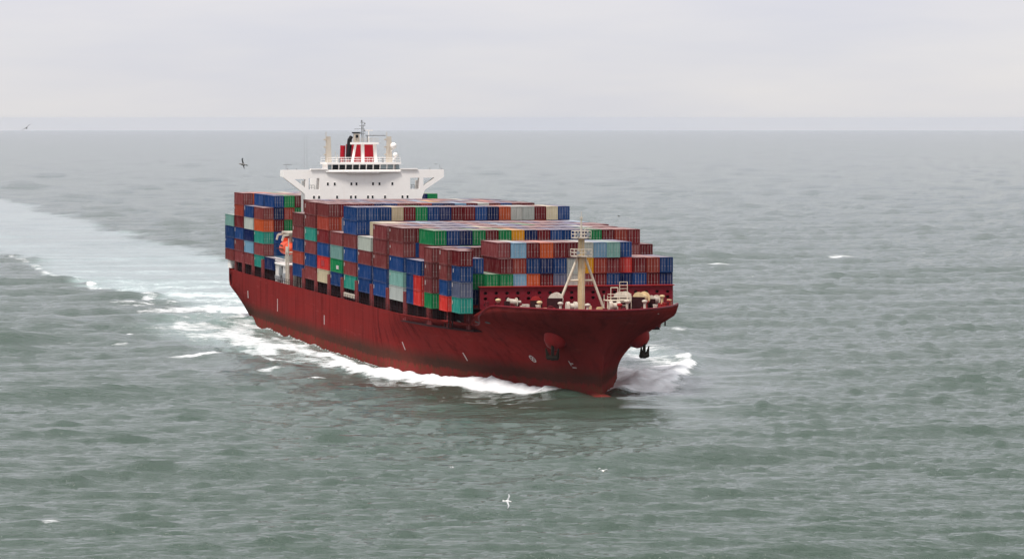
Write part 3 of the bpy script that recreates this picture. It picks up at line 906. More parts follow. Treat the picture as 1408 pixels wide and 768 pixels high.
# ------------------------------------------------------------------ lifeboat in its davit on the starboard side
LB = (72.6, -19.0, 17.6)
lb = empty('lifeboat'); lb.matrix_world = SM @ Matrix.Translation(LB)
tag(lb, 'orange enclosed lifeboat hanging in white davits at the starboard side', 'lifeboat')
k = MB(); prof = []
def boat(zs, sc):
    vs_, fs = [], []
    n = 16; L = 9.0
    secs = [-1, -0.93, -0.75, -0.4, 0, 0.4, 0.75, 0.93, 1]
    for x in secs:
        w = math.sqrt(max(1 - abs(x) ** 2.6, 0.0)) * sc
        for i in range(n):
            t = 2 * math.pi * i / n
            y = math.cos(t) * 1.55 * w
            z = math.sin(t) * (1.55 if math.sin(t) > 0 else 1.35) * (w ** 0.7 if w > 0 else 0)
            vs_.append((x * L / 2, y, z + zs))
    for a in range(len(secs) - 1):
        for i in range(n):
            j = (i + 1) % n
            fs.append((a * n + i, a * n + j, (a + 1) * n + j, (a + 1) * n + i))
    return vs_, fs
v_, f_ = boat(0, 1.0); k.add(v_, f_); k.build('hull', M['orange'], lb, smooth=True)
k = MB().box(-2.2, -0.4, -0.8, 0.8, 1.35, 2.1); k.build('steering_cabin', M['orange'], lb)
k = MB().box(-4.2, 4.2, -1.62, -1.5, -0.18, 0.0).box(-4.2, 4.2, 1.5, 1.62, -0.18, 0.0); k.build('fender', M['dark_steel'], lb)
k = MB()
for i in range(4): k.box(-0.8 + i * 0.9 - .25, -0.8 + i * 0.9 + .25, -1.47, -1.38, 0.45, 0.8)
k.build('window', M['glass'], lb)
# davits and embarkation platforms
k = MB()
for x in (LB[0] - 3.4, LB[0] + 3.4):
    k.bar((x, -17.6, ZD - 1), (x, -17.6, 20.8), 0.5); k.bar((x, -17.6, 20.8), (x, -20.4, 20.4), 0.45); k.bar((x, -20.4, 20.4), (x, -20.7, 19.3), 0.35)
    k.bar((x, -16.2, 14.5), (x, -20.2, 13.6), 0.4); k.tube((x, -19.0, 18.9), (x, -19.0, 20.6), 0.06, n=5)
k.box(LB[0] - 4.6, LB[0] + 4.6, -19.4, -16.2, 20.81, 21.1)
k.build('davit', M['white_rust'], ship)
k = MB()
k.box(67.0, 80.0, -20.8, -14.5, 14.2, 14.5)
for x in (67.4, 70, 73.5, 77, 79.6): k.box(x - 0.2, x + 0.2, -20.6, -20.2, ZD - 1, 14.19)
for x in np.arange(67.1, 80.1, 1.4): k.tube((x, -20.7, 14.5), (x, -20.7, 15.5), 0.05, n=5)
k.tube((67.1, -20.7, 15.5), (79.9, -20.7, 15.5), 0.05, n=5); k.tube((67.1, -20.7, 15.0), (79.9, -20.7, 15.0), 0.05, n=5)
k.build('boat_deck', M['white'], ship)
MB().box(69, 79, -18.0, -15.0, ZD - 0.99, 14.19).build('side_house', M['white_rust'], ship)
for x0, x1, y0_, y1_, z0_, z1_ in ((68, 74, -20.9, -20.4, 10.9, 11.8), (76, 79, -20.6, -19.6, 10.9, 12.6), (73.0, 74.2, -20.9, -20.0, 12.0, 13.8)):
    MB().box(x0, x1, y0_, y1_, z0_, z1_).box(x0 + .1, x1 - .1, y0_ - .06, y0_, z0_ + .15, z1_ - .15).build('rescue_gear', M['grey'], ship)
k = MB()                                         # stairs up the house side behind the boat
for i in range(7):
    k.box(81.0, 83.4, -20.3 + i * 0.32, -20.0 + i * 0.32, 11 + i * 0.85, 11.12 + i * 0.85)
for x in (81.0, 83.4):
    k.bar((x, -20.5, 10.6), (x, -18.4, 17.0), 0.25); k.bar((x, -20.7, 10), (x, -20.7, 17.6), 0.3)
k.box(80.8, 83.6, -20.8, -18.0, 17.0, 17.2); k.box(80.8, 83.6, -20.8, -20.7, 17.3, 18.3)
k.tube((82.3, -20.4, 17.2), (82.3, -20.4, 20.0), 0.12, n=6)
k.build('stair_tower', M['white_rust'], ship)
MB().box(S1 + 0.01, 89.0, -12.5, 12.5, 9.7, 10.4).build('boat_deck_plating', M['dark_steel'], ship)

# ------------------------------------------------------------------ forecastle: breakwater, foremast, winches, anchors
ZQ = ZF - 1.0                                    # forecastle deck
def breakwater():
    bm = bmesh.new()
    X, y0_, y1_, z0_, z1_ = 241.2, -16.0, 17.2, ZQ, 16.95
    cols = 18; dy = (y1_ - y0_) / cols
    zr = [z0_, z0_ + 0.25, z0_ + 1.25, z0_ + 2.25, z0_ + 3.05, z1_]
    skip = {(3, 8), (3, 9)}
    vmap = {}
    def V(y, z):
        key = (round(y, 3), round(z, 3))
        if key not in vmap: vmap[key] = bm.verts.new((X, y, z))
        return vmap[key]
    for i in range(cols):
        ya = y0_ + i * dy; yb = ya + dy
        for r in range(5):
            za, zb = zr[r], zr[r + 1]
            hole = r in (1, 2, 3) and not (r == 1 and i > 3)
            if not hole:
                bm.faces.new((V(ya, za), V(yb, za), V(yb, zb), V(ya, zb)))
            else:
                cy, cz, rad = (ya + yb) / 2, (za + zb) / 2 + 0.02, 0.27
                n = 8
                ring_ = [V(cy + rad * 1.25 * math.cos(math.pi / 4 * q - math.pi * 0.75), cz + rad * math.sin(math.pi / 4 * q - math.pi * 0.75)) for q in range(n)]
                corners = [V(ya, za), V(yb, za), V(yb, zb), V(ya, zb)]
                for q in range(4):
                    bm.faces.new((corners[q], corners[(q + 1) % 4], ring_[(2 * q + 2) % 8], ring_[2 * q + 1], ring_[2 * q]))
    ext = bmesh.ops.extrude_face_region(bm, geom=list(bm.faces))
    bmesh.ops.translate(bm, verts=[v for v in ext['geom'] if isinstance(v, bmesh.types.BMVert)], vec=(-0.18, 0, 0))
    bmesh.ops.recalc_face_normals(bm, faces=bm.faces)
    return bm_obj(bm, 'breakwater', M['breakwater'], ship)
bw = breakwater()
MB().box(240.1, 241.5, -16.2, 17.4, 16.96, 17.1).build('breakwater_cap', M['bolster'], bw)
k = MB()
for i in range(19):
    y = -16.0 + i * 33.2 / 18
    k.box(240.2, 241.0, y - 0.05, y + 0.05, ZQ, 16.95)
k.box(240.05, 240.15, -16, 17.2, ZQ, 16.95)  # dark sheet added behind the holes so they read as shaded
k.build('breakwater_rib_dark_back', M['dark_steel'], bw)

FM = 249.0
FY = -0.7
fm = MB().add([(FM + dx * 0.5, FY + dy * 0.5, ZQ) for dx, dy in ((1, -1), (1, 1), (-1, 1), (-1, -1))] + [(FM + dx * 0.42, FY + dy * 0.42, 25.2) for dx, dy in ((1, -1), (1, 1), (-1, 1), (-1, -1))],
              [(0, 3, 2, 1), (4, 5, 6, 7), (0, 1, 5, 4), (1, 2, 6, 5), (2, 3, 7, 6), (3, 0, 4, 7)])
mast = fm.build('foremast', M['cream'], ship)
for z, w in ((22.2, 1.5), (25.2, 1.35)):
    k = MB().box(FM - 1.3, FM + 1.3, FY - w, FY + w, z + 0.01 if z < 25 else z + 0.02, z + 0.2)
    for x in (FM - 1.25, FM + 1.25):
        for zz in (0.7, 1.25): k.tube((x, FY - w, z + zz), (x, FY + w, z + zz), 0.07, n=5)
        for i in range(6):
            y = FY - w + 2 * w * i / 5
            k.tube((x, y, z + 0.2), (x, y, z + 1.25), 0.06, n=5)
    for y in (FY - w, FY + w):
        for zz in (0.7, 1.25): k.tube((FM - 1.25, y, z + zz), (FM + 1.25, y, z + zz), 0.06, n=5)
    k.build('lookout_platform', M['white_rust'], mast)
    k = MB()
    for y in (-0.9, 0.8): k.box(FM + 1.26, FM + 1.5, FY + y - 0.25, FY + y + 0.25, z + 0.4, z + 1.0)
    k.build('floodlight', M['grey'], mast)
k = MB().tube((FM, FY, 25.2), (FM, FY, 28.6), 0.2, 0.14, 8).tube((FM, FY, 28.6), (FM, FY, 29.6), 0.06, n=6).box(FM - .2, FM + .2, FY - .2, FY + .2, 28.4, 28.75).tube((FM, FY + 0.5, 26.6), (FM, FY + 1.5, 27.1), 0.06, n=5)
k.build('topmast', M['white_rust'], mast)
for sd_ in (-1, 1):
    MB().tube((FM, FY + sd_ * 0.55, 22.3), (FM - 0.6, FY + sd_ * 4.1, ZQ), 0.22, n=8).build('leg', M['cream_white'], mast)
MB().tube((FM - 0.3, FY - 2.0, 18.3), (FM - 0.3, FY + 2.0, 18.3), 0.18, n=8).build('cross_brace', M['cream_white'], mast)
k = MB()
for y in (0.18, -0.18): k.tube((FM + 0.75, FY + y + 0.2, ZQ), (FM + 0.6, FY + y + 0.2, 25.2), 0.03, n=4)
for i in range(36): k.tube((FM + 0.74, FY + 0.02, ZQ + 0.3 + i * 0.32), (FM + 0.74, FY + 0.38, ZQ + 0.3 + i * 0.32), 0.02, n=4)
k.build('ladder', M['white_rust'], mast)

def winch(s, y, rot, size, mat='white_rust', tilt=0.35):
    r = empty('mooring_winch', (s, y, ZQ), rot); lift = 0.55; r.parent = ship
    size *= 1.0
    k = MB()
    k.lathe([(-1.0, 1.0), (-0.92, 1.0), (-0.9, 0.78), (0.9, 0.62), (0.92, 1.0), (1.0, 1.0)], (0, 0, 1.25), (0, 1, 0), 18)
    for i, q in enumerate(k.v): k.v[i] = (q[0] * size, q[1] * size, q[2] * size + lift)
    k.build('drum', M[mat], r, smooth=True, angle=40)
    f = MB().box(-1.1 * size, 1.1 * size, -1.5 * size, -1.05 * size, 0, 1.5 * size + lift).box(-0.6 * size, 0.6 * size, 1.05 * size, 1.3 * size, 0, 1.3 * size + lift).box(-1.2 * size, 1.2 * size, -1.6 * size, 1.4 * size, 0, 0.12)
    f.build('winch_frame', M['dark_steel'], r)
    f = MB().tube((0, 1.31 * size, 1.25 * size + lift), (0, 2.0 * size, 1.25 * size + lift), 0.3 * size, n=10)
    f.build('warping_head', M[mat], r)
    return r
winch(250.5, -5.4, R(70), 1.15); winch(250.0, -8.6, R(78), 0.9, 'bolster'); winch(247.5, -12.0, R(10), 0.75)
winch(249.5, 6.2, R(50), 1.15); winch(248.5, 9.7, R(48), 1.1, 'cream'); winch(246.5, 12.4, R(40), 0.8)
def windlass(y):
    r = empty('windlass', (255.5, y, ZQ)); r.parent = ship
    MB().lathe([(-0.9, 0.75), (-0.4, 0.8), (-0.35, 0.5), (0.35, 0.5), (0.4, 0.8), (0.9, 0.75)], (0, 0, 1.1), (0, 1, 0), 16).build('gypsy_wheel', M['white_rust'], r, smooth=True, angle=40)
    MB().box(-1.1, 0.9, -1.2, 1.2, 0, 0.5).build('windlass_bed', M['deck_red'], r)
windlass(-4.0); windlass(3.2)
def bollard(s, y):
    k = MB()
    for d in (-0.55, 0.55):
        k.tube((s + d, y, ZQ), (s + d, y, ZQ + 1.35), 0.2, n=10); k.tube((s + d, y, ZQ + 1.34), (s + d, y, ZQ + 1.5), 0.27, n=10)
    k.box(s - 1.0, s + 1.0, y - 0.35, y + 0.35, ZQ, ZQ + 0.1)
    return k.build('bollard', M[rng.choice(['deck_red', 'cream', 'bolster', 'deck_red', 'white_rust'])], ship)
for s in (244.5, 248, 252, 255, 258, 260.5):
    for sd_ in (-1, 1):
        y = half_breadth(s, ZF) - 1.7
        if y > 1: bollard(s, sd_ * y)
def vent(s, y, h, mat='white_rust'):
    k = MB().tube((s, y, ZQ), (s, y, ZQ + h), 0.22, n=10).lathe([(0, 0.3), (0.25, 0.48), (0.45, 0.42), (0.55, 0.1)], (s, y, ZQ + h), (0, 0, 1), 12)
    return k.build('ventilator', M[mat], ship, smooth=True, angle=40)
for s, y, h in ((256, -9.5, 1.2), (258, -6.5, 1.1), (262, -3.0, 1.0), (262.5, 2.2, 1.0), (258.5, 7.5, 1.3), (254, 9.0, 1.0), (243, 14.8, 1.3), (245, -13.8, 1.1), (256, 5.2, 1.2)):
    vent(s, y, h + 0.35, rng.choice(['white_rust', 'cream', 'white_rust', 'bolster']))
k = MB()                                         # white ladder frame to starboard of the port winches
for y in (3.0, 4.2):
    k.tube((254.0, y, ZQ), (254.0, y, ZQ + 4.0), 0.07, n=6)
for y in (4.9, 6.2):
    k.tube((252.5, y, ZQ), (252.5, y, ZQ + 4.9), 0.06, n=6)
k.tube((254, 3.0, ZQ + 4.0), (254, 4.2, ZQ + 4.0), 0.07, n=6)
for i in range(8): k.tube((252.5, 4.9, ZQ + 1 + i * 0.55), (252.5, 6.2, ZQ + 1 + i * 0.55), 0.05, n=5)
k.box(253.0, 255.4, 2.0, 6.2, ZQ + 1.9, ZQ + 2.0)
for x, y in ((253.1, 2.1), (255.3, 2.1), (255.3, 4.1), (255.3, 6.1), (253.1, 6.1)): k.tube((x, y, ZQ), (x, y, ZQ + 2.8), 0.06, n=6)
for z in (2.5, 3.0): k.tube((255.3, 2.1, ZQ + z), (255.3, 6.1, ZQ + z), 0.06, n=5)
k.build('ladder_frame', M['cream_white'], ship)
for i in range(20):
    s = rng.uniform(244, 261); y = rng.uniform(-1, 1) * (half_breadth(s, ZF) - 2.2)
    a = rng.uniform(0.25, 0.6); h = rng.uniform(0.5, 1.35)
    k = MB().box(s - a, s + a, y - a * 0.7, y + a * 0.7, ZQ + 0.003 * i, ZQ + h).box(s - a * .6, s + a * .6, y - a, y - a * 0.7, ZQ + h * .3, ZQ + h * .8)
    k.build('deck_locker', M[('deck_red', 'white_rust', 'cream', 'deck_red', 'bolster')[i % 5]], ship)

def hull_frame(s, y_side, z):
    y = half_breadth(s, z)
    p = Vector((s, y_side * y, z))
    ds = Vector((1.0, y_side * (half_breadth(s + 0.5, z) - half_breadth(s - 0.5, z)), 0)).normalized()
    dz = Vector((0, y_side * (half_breadth(s, z + 0.4) - half_breadth(s, z - 0.4)) / 0.8, 1.0)).normalized()
    nn = ds.cross(dz).normalized()
    if nn.y * y_side < 0: nn = -nn
    return p, ds, dz, nn
# anchors: conical bolster on the flare with the anchor drawn up under it
for sd_, s, z in ((-1, 255.3, 9.1), (1, 252.0, 9.0)):
    p, ds, dz, nn = hull_frame(s, sd_, z)
    d = (nn + Vector((0.35, 0, -0.1))).normalized()
    k = MB().lathe([(-2.8, 2.7), (-0.6, 2.15), (0.5, 1.85), (1.2, 1.4), (1.6, 0.75), (1.66, 0.05)], p, d, 20)
    bol = k.build('anchor_bolster', M['bolster'], ship, smooth=True, angle=50)
    tip = p + d * 1.7 + Vector((0, 0, -0.2))
    k = MB(); down = Vector((0.0, 0.0, -1.0)); side = d.cross(down).normalized()
    k.bar(tip + Vector((0, 0, 0.9)), tip + down * 1.5, 0.42)                 # shank
    cr_ = tip + down * 1.5
    k.tube(cr_ - side * 0.95, cr_ + side * 0.95, 0.42, n=8)                 # crown
    for q in (-1, 1):
        a = cr_ + side * 0.8 * q
        k.tube(a, a - down * 1.7 + side * 0.35 * q + d * 0.25, 0.42, 0.1, 6)     # flukes
    k.tube(cr_, cr_ + down * 0.45, 0.5, 0.3, 8)
    k.build('anchor', M['anchor'], ship)
# hawse and fairlead openings on the flare: black ovals painted for their inner shade
for sd_ in (-1, 1):
    for s, z in ((240.5, 11.2), (244.0, 11.3), (233.5, 11.0)):
        p, ds, dz, nn = hull_frame(s, sd_, z)
        k = MB(); pts_ = []
        for i in range(12):
            t = 2 * math.pi * i / 12
            pts_.append(p + ds * (0.75 * math.cos(t)) + dz * (0.28 * math.sin(t)))
        k.add([q + nn * 0.06 for q in pts_] + [q - nn * 0.1 for q in pts_], [tuple(range(12)), tuple(reversed(range(12, 24)))] + [(i, i + 12, (i + 1) % 12 + 12, (i + 1) % 12) for i in range(12)])
        k.build('fairlead', M['black'], ship)
# white hull marks: bow thruster sign, bulb sign, draught and frame ticks
def slab(quads, name):
    k = MB()
    for s, z, w, h in quads:
        p, ds, dz, nn = hull_frame(s, -1, z)
        c4 = [p + ds * (w / 2 * a) + dz * (h / 2 * b_) for a, b_ in ((-1, -1), (1, -1), (1, 1), (-1, 1))]
        k.add([q + nn * 0.07 for q in c4] + [q - nn * 0.05 for q in c4], [(0, 1, 2, 3), (7, 6, 5, 4), (0, 4, 5, 1), (1, 5, 6, 2), (2, 6, 7, 3), (3, 7, 4, 0)])
    return k.build(name, M['mark'], ship)
def disc_mark(s, z, r):
    p, ds, dz, nn = hull_frame(s, -1, z)
    k = MB()
    n = 20
    ro = [p + ds * (r * math.cos(2 * math.pi * i / n)) + dz * (r * math.sin(2 * math.pi * i / n)) + nn * 0.07 for i in range(n)]
    ri = [p + ds * (r * 0.72 * math.cos(2 * math.pi * i / n)) + dz * (r * 0.72 * math.sin(2 * math.pi * i / n)) + nn * 0.07 for i in range(n)]
    k.add(ro + ri, [(i, (i + 1) % n, (i + 1) % n + n, i + n) for i in range(n)])
    for a in (0.785, 2.356):
        dvec = ds * math.cos(a) + dz * math.sin(a); e_ = ds * -math.sin(a) + dz * math.cos(a)
        c4 = [p + nn * 0.075 + dvec * (r * 0.74 * x) + e_ * (0.1 * y) for x, y in ((-1, -1), (1, -1), (1, 1), (-1, 1))]
        k.add(c4, [(0, 1, 2, 3)])
    k.build('thruster_mark', M['mark'], ship, fix=False)
disc_mark(243.5, 5.2, 0.75)
slab([(253.0, 5.0, 0.16, 0.9), (253.4, 4.95, 0.6, 0.16), (253.6, 4.3, 1.0, 0.16)], 'bulb_mark')
slab([(36.0, 6.2, 0.4, 1.6)], 'hull_tick'); slab([(75.0, 5.8, 0.35, 2.6)], 'hull_tick'); slab([(129.0, 5.6, 0.35, 1.8)], 'hull_tick'); slab([(196.0, 4.6, 0.25, 1.5)], 'hull_tick'); slab([(221.0, 4.2, 0.3, 1.6)], 'hull_tick')

# ------------------------------------------------------------------ the sea
nprng = np.random.default_rng(11)
def fft_tile(L, N, lam_peak, lam_min, lam_max, wind_dir, spread, hs, seed):
    g = np.random.default_rng(seed)
    k1 = 2 * np.pi * np.fft.fftfreq(N, L / N)
    KX, KY = np.meshgrid(k1, k1, indexing='ij')
    K = np.hypot(KX, KY); K[0, 0] = 1
    kp = 2 * np.pi / lam_peak
    S = np.where((K > 2 * np.pi / lam_max) & (K < 2 * np.pi / lam_min), np.exp(-1.25 * (kp / K) ** 2) / K ** 4, 0)
    ang = np.arctan2(KY, KX) - wind_dir
    S = S * np.abs(np.cos(ang)) ** spread
    A = np.sqrt(S) * (g.standard_normal((N, N)) + 1j * g.standard_normal((N, N)))
    h = np.real(np.fft.ifft2(A)); sc = hs / 4 / h.std()
    h = h * sc
    gx = np.real(np.fft.ifft2(1j * KX * A)) * sc
    gy = np.real(np.fft.ifft2(1j * KY * A)) * sc
    return h, gx, gy
def sample(tile, L, x, y):
    N = tile.shape[0]
    u = (x / L * N) % N; v = (y / L * N) % N
    i = np.floor(u).astype(int); j = np.floor(v).astype(int); fu, fv = u - i, v - j
    i %= N; j %= N; i2, j2 = (i + 1) % N, (j + 1) % N
    return (tile[i, j] * (1 - fu) + tile[i2, j] * fu) * (1 - fv) + (tile[i, j2] * (1 - fu) + tile[i2, j2] * fu) * fv

WD = R(-80)                                      # waves run towards the viewer, a little to the right
tA, _, _ = fft_tile(389.0, 1024, 5.0, 0.8, 18.0, WD, 30.0, 0.52, 3)
tB, _, _ = fft_tile(1130.0, 512, 34.0, 12.0, 80.0, WD + 0.2, 30.0, 1.2, 4)
def vnoise(x, y, sc, seed):                      # smooth value noise from a periodic lattice
    g = np.random.default_rng(seed).random((256, 256))
    return sample(g, 256.0 * sc, x, y)
def fbm(x, y, sc, seed, o=4):
    r, a, t = 0, 1.0, 0
    for k in range(o):
        r = r + a * vnoise(x * (1 + .1 * k) + 17 * k, y * (1 - .07 * k) - 31 * k, sc / 2 ** k, seed + k); t += a; a *= 0.55
    return r / t
def ss(a, b, t):
    q = np.clip((t - a) / (b - a), 0, 1)
    return q * q * (3 - 2 * q)

REARTH = 7.4e6
# rings of vertices: fine where the picture looks, coarse all round
d_list = [12.0]
while d_list[-1] < 330: d_list.append(d_list[-1] * 1.12)
d = 338.0
while d < 34000:
    d_list.append(d)
    d += max(0.5, min(d * d / (FPX * CAM_H) * 0.85, d * 0.03))
D = np.array(d_list)
a_f = np.linspace(-0.205, 0.205, 620)
a_c = np.linspace(0.205, 2 * np.pi - 0.205, 60)[1:-1]
ANG = np.concatenate([a_f, a_c])
nA, nD = len(ANG), len(D)
GD, GA = np.meshgrid(D, ANG, indexing='ij')
X = GD * np.sin(GA); Y = GD * np.cos(GA)
fade = 1 - ss(1300, 4000, GD)
fadeB = 1 - ss(3000, 9000, GD)
inner = (np.abs(np.where(GA > np.pi, GA - 2 * np.pi, GA)) < 0.207)
hA = sample(tA, 389.0, X, Y); hB = sample(tB, 1130.0, X, Y)
gust = 0.65 + 0.7 * fbm(X, Y, 140.0, 21, 3)
def peak(q, sd, a):                              # flat troughs, narrow crests
    return sd * (np.exp(a * np.clip(q / sd, -4, 3.2)) - math.exp(a * a / 2)) / a
h = peak(hA, hA.std(), 0.3) * fade * gust + peak(hB, hB.std(), 0.45) * fadeB
# ship coordinates
RX, RY = X - SHIP.x, Y - SHIP.y
SS = RX * AX.x + RY * AX.y
LL = RX * NP.x + RY * NP.y
hbw = np.zeros_like(SS)
tb = np.clip((LWL - SS) / 88.0, 0, 1); hbw = HB * (1 - (1 - tb) ** 1.6)
hbw = np.where(SS < 67, HB * (0.5 + 0.5 * (1 - (1 - np.clip((SS - 21) / 46, 0, 1)) ** 2.2)), hbw)
along = (SS > 15) & (SS < LWL + 2)
side = np.abs(LL) - hbw                          # distance outboard of the waterline
u = LWL - SS                                      # distance aft of the stem
# calm the wind waves inside the wake and beside the hull
stern_w = 21 + 12 * ss(0, -180, SS) * 1.0 + 13 * ss(-150, -1400, SS)
n1 = fbm(X, Y, 26.0, 31, 4); n2 = fbm(X, Y, 7.0, 41, 4); n3 = fbm(SS * 0.22, LL * 1.3, 5.0, 51, 4)
n4 = fbm(X * 0.16, Y * 0.5, 4.0, 61, 4)
lane = np.where(SS < 22, 1 - ss(stern_w - 6, stern_w + 4, np.abs(LL + 2) + (n1 - .5) * 30 + (n2 - .5) * 10), 0)
calm = np.maximum(0.85 * lane, 0.95 * np.exp(-((np.hypot((u + 22) * 0.62, np.where(LL > 0, 1.7, 1.0) * (LL + 6)) / 38.0) ** 2)) * ss(-110, -20, u) * (1 - ss(5, 24, LL)))
calm = np.maximum(calm, 0.7 * along * (1 - ss(16, 48, side)) * ss(240, 120, u))
h = h * (1 - 0.9 * calm)
# bow wave: a crest that peels off the stem along both sides
crest = 2.2 + 0.115 * u
bow = np.exp(-((side - crest * 0.75) / (1.6 + 0.03 * np.clip(u, 0, 200))) ** 2) * ss(-3, 8, u) * np.exp(-np.clip(u, 0, None) / 90.0)
h = h + 0.95 * bow * (u > -6)
rr = np.hypot(u + 2, LL)
h = h + 0.75 * np.exp(-(np.hypot(u + 19, LL + 4) / 11.0) ** 2) + 0.1 * np.exp(-(rr / 8.0) ** 2)
ring_w = np.cos((rr - 10) / 3.2) * np.exp(-((rr - 26) / 20.0) ** 2) * 0.34 * (u < 25)
h = h + ring_w
# diverging Kelvin crests abeam
kel = np.cos((side - 0.22 * u) / 3.4) * np.exp(-((side - 0.22 * u) / 16) ** 2) * ss(20, 80, u) * np.exp(-np.clip(u, 0, None) / 420) * (side > 0)
h = h + 0.55 * kel
# ------- foam
foam = np.zeros_like(h)
aer = np.zeros_like(h)
# starboard and port bow wash
wdt = np.interp(u, [0, 15, 120, 260], [9.5, 14.0, 26, 38]) * np.where(LL > 0, 0.95, 1.0)
wash = (1 - ss(wdt * 0.5, wdt, side + (n2 - .5) * 6 + (n1 - .5) * 5)) * ss(2, 12, u) * (side > -2.5) * (u < 262)
strength = np.interp(u, [0, 8, 30, 60, 100, 160, 240, 270], [0.7, 0.86, 0.82, 0.72, 0.58, 0.48, 0.42, 0.3])
gap = ss(0.2, 2.2 + 0.022 * np.clip(u - 60, 0, 200), side + (n2 - .5) * 3.0)       # a thin strip of dark water against the plates amidships
gap = np.where(u > 75, 0.12 + 0.88 * gap, 1)
foam = np.maximum(foam, wash * strength * gap * np.where(u > 40, 0.72 + 0.56 * ss(.35, .65, n3), 1))
lip = np.exp(-((side - 0.25) / 0.5) ** 2) * (u > 25) * (u < 250)
foam = np.maximum(foam, 0.6 * lip)
# streaky foam fields drifting outboard to starboard and aft
out = (1 - ss(18, 46, side + (n1 - .5) * 22)) * ss(70, 130, u) * (side > 0) * (SS > -60)
foam = np.maximum(foam, out * (0.22 + 0.34 * ss(0.38, 0.64, n4)))
# breaking crests of the diverging waves
brk = np.exp(-((side - 0.15 * u - 2.5 + (n1 - .5) * 9) / 2.2) ** 2) * ss(6, 25, u) * np.exp(-np.clip(u - 60, 0, None) / 60.0) * (side > 0)
foam = np.maximum(foam, brk * ss(0.34, 0.55, n2) * 1.1)
h = h + 0.7 * brk
# stern wake
wk = lane * np.exp(SS / 900.0) * (SS < 24)
foam = np.maximum(foam, wk * (0.20 + 0.20 * ss(0.36, 0.66, n4) + 0.40 * np.exp(np.minimum(SS, 0) / 110.0)))
aer = np.maximum(aer, lane * (0.62 + 0.55 * ss(.36, .64, n4)) * (0.62 + 0.45 * np.exp(np.minimum(SS, 0) / 190.0)) * np.exp(np.minimum(SS, 0) / 2200.0))
edge = np.exp(-((np.abs(LL + 2) - stern_w + (n1 - .5) * 14) / 3.5) ** 2) * (SS < 0) * np.exp(np.minimum(SS, 0) / 700.0)
foam = np.maximum(foam, edge * (0.34 + 0.36 * ss(.40, .60, n2)) * np.where(LL < 0, 1.15, 0.8))
aer = np.maximum(aer, 0.5 * wash * ss(30, 120, u) * (side > 0))
# whitecaps where the photograph has them: (x, y on the water, length across, depth)
CAPS = [(-79.5, 758, 6.5, 7), (-92, 705, 4.0, 6), (-78, 722, 5, 6), (-42.8, 650, 6.0, 6), (-58.6, 683, 15, 7), (-34, 627, 5.0, 5), (63, 1125, 13, 16), (109, 1184, 13, 16), (139, 1210, 11, 18),
        (-51, 400, 2.6, 2.6), (-90, 730, 6, 4), (35, 760, 7, 8)]
capm = np.zeros_like(h)
for cx, cy, w, dp in CAPS:
    q = ((X - cx + (n2 - .5) * 3) / (w * 0.55)) ** 2 + ((Y - cy + (n2 - .5) * dp) / (dp * 0.55)) ** 2
    capm = np.maximum(capm, np.exp(-q ** 1.1))
    h = h + 0.5 * min(1, w / 8) * np.exp(-((X - cx) / (w * 1.1)) ** 2 - ((Y - cy - 1.5) / 5.0) ** 2) * (1 if cy < 1000 else 0.6)
foam = np.maximum(foam, capm * (0.34 + 0.5 * n2))
rare = ss(1.25, 1.6, h) * ss(0.60, 0.72, n1) * (GD < 3000)
foam = np.maximum(foam, rare * 0.45)
foam = np.clip(foam, 0, 0.9)
ch = vnoise(X, Y, 1.7, 71) + 0.6 * vnoise(X + 9, Y - 4, 0.8, 72) - 0.8
h = h + 0.75 * foam * ch * (GD < 1500)
aer = np.clip(aer, 0, 1)
h = np.where(inner, h, hB * 0.5 * (GD > 60))
Z = h - GD ** 2 / (2 * REARTH)
co = np.stack([X, Y, Z], -1).reshape(-1, 3)
idx = np.arange(nD * nA).reshape(nD, nA)
i2 = np.roll(idx, -1, axis=1)
quads = np.stack([idx[:-1], idx[1:], i2[1:], i2[:-1]], -1).reshape(-1, 4)
me = bpy.data.meshes.new('sea')
me.vertices.add(len(co)); me.vertices.foreach_set('co', co.astype(np.float32).ravel())
me.loops.add(quads.size); me.loops.foreach_set('vertex_index', quads.astype(np.int32).ravel())
me.polygons.add(len(quads)); me.polygons.foreach_set('loop_start', np.arange(0, quads.size, 4, dtype=np.int32))
me.update(calc_edges=True)
me.polygons.foreach_set('use_smooth', np.ones(len(quads), dtype=bool))
if me.polygons[len(quads) // 2].normal.z < 0: me.flip_normals()
for nm_, arr in (('foam', foam), ('aerated', aer), ('calm', np.clip(calm, 0, 1))):
    at_ = me.attributes.new(nm_, 'FLOAT', 'POINT'); at_.data.foreach_set('value', arr.astype(np.float32).ravel())

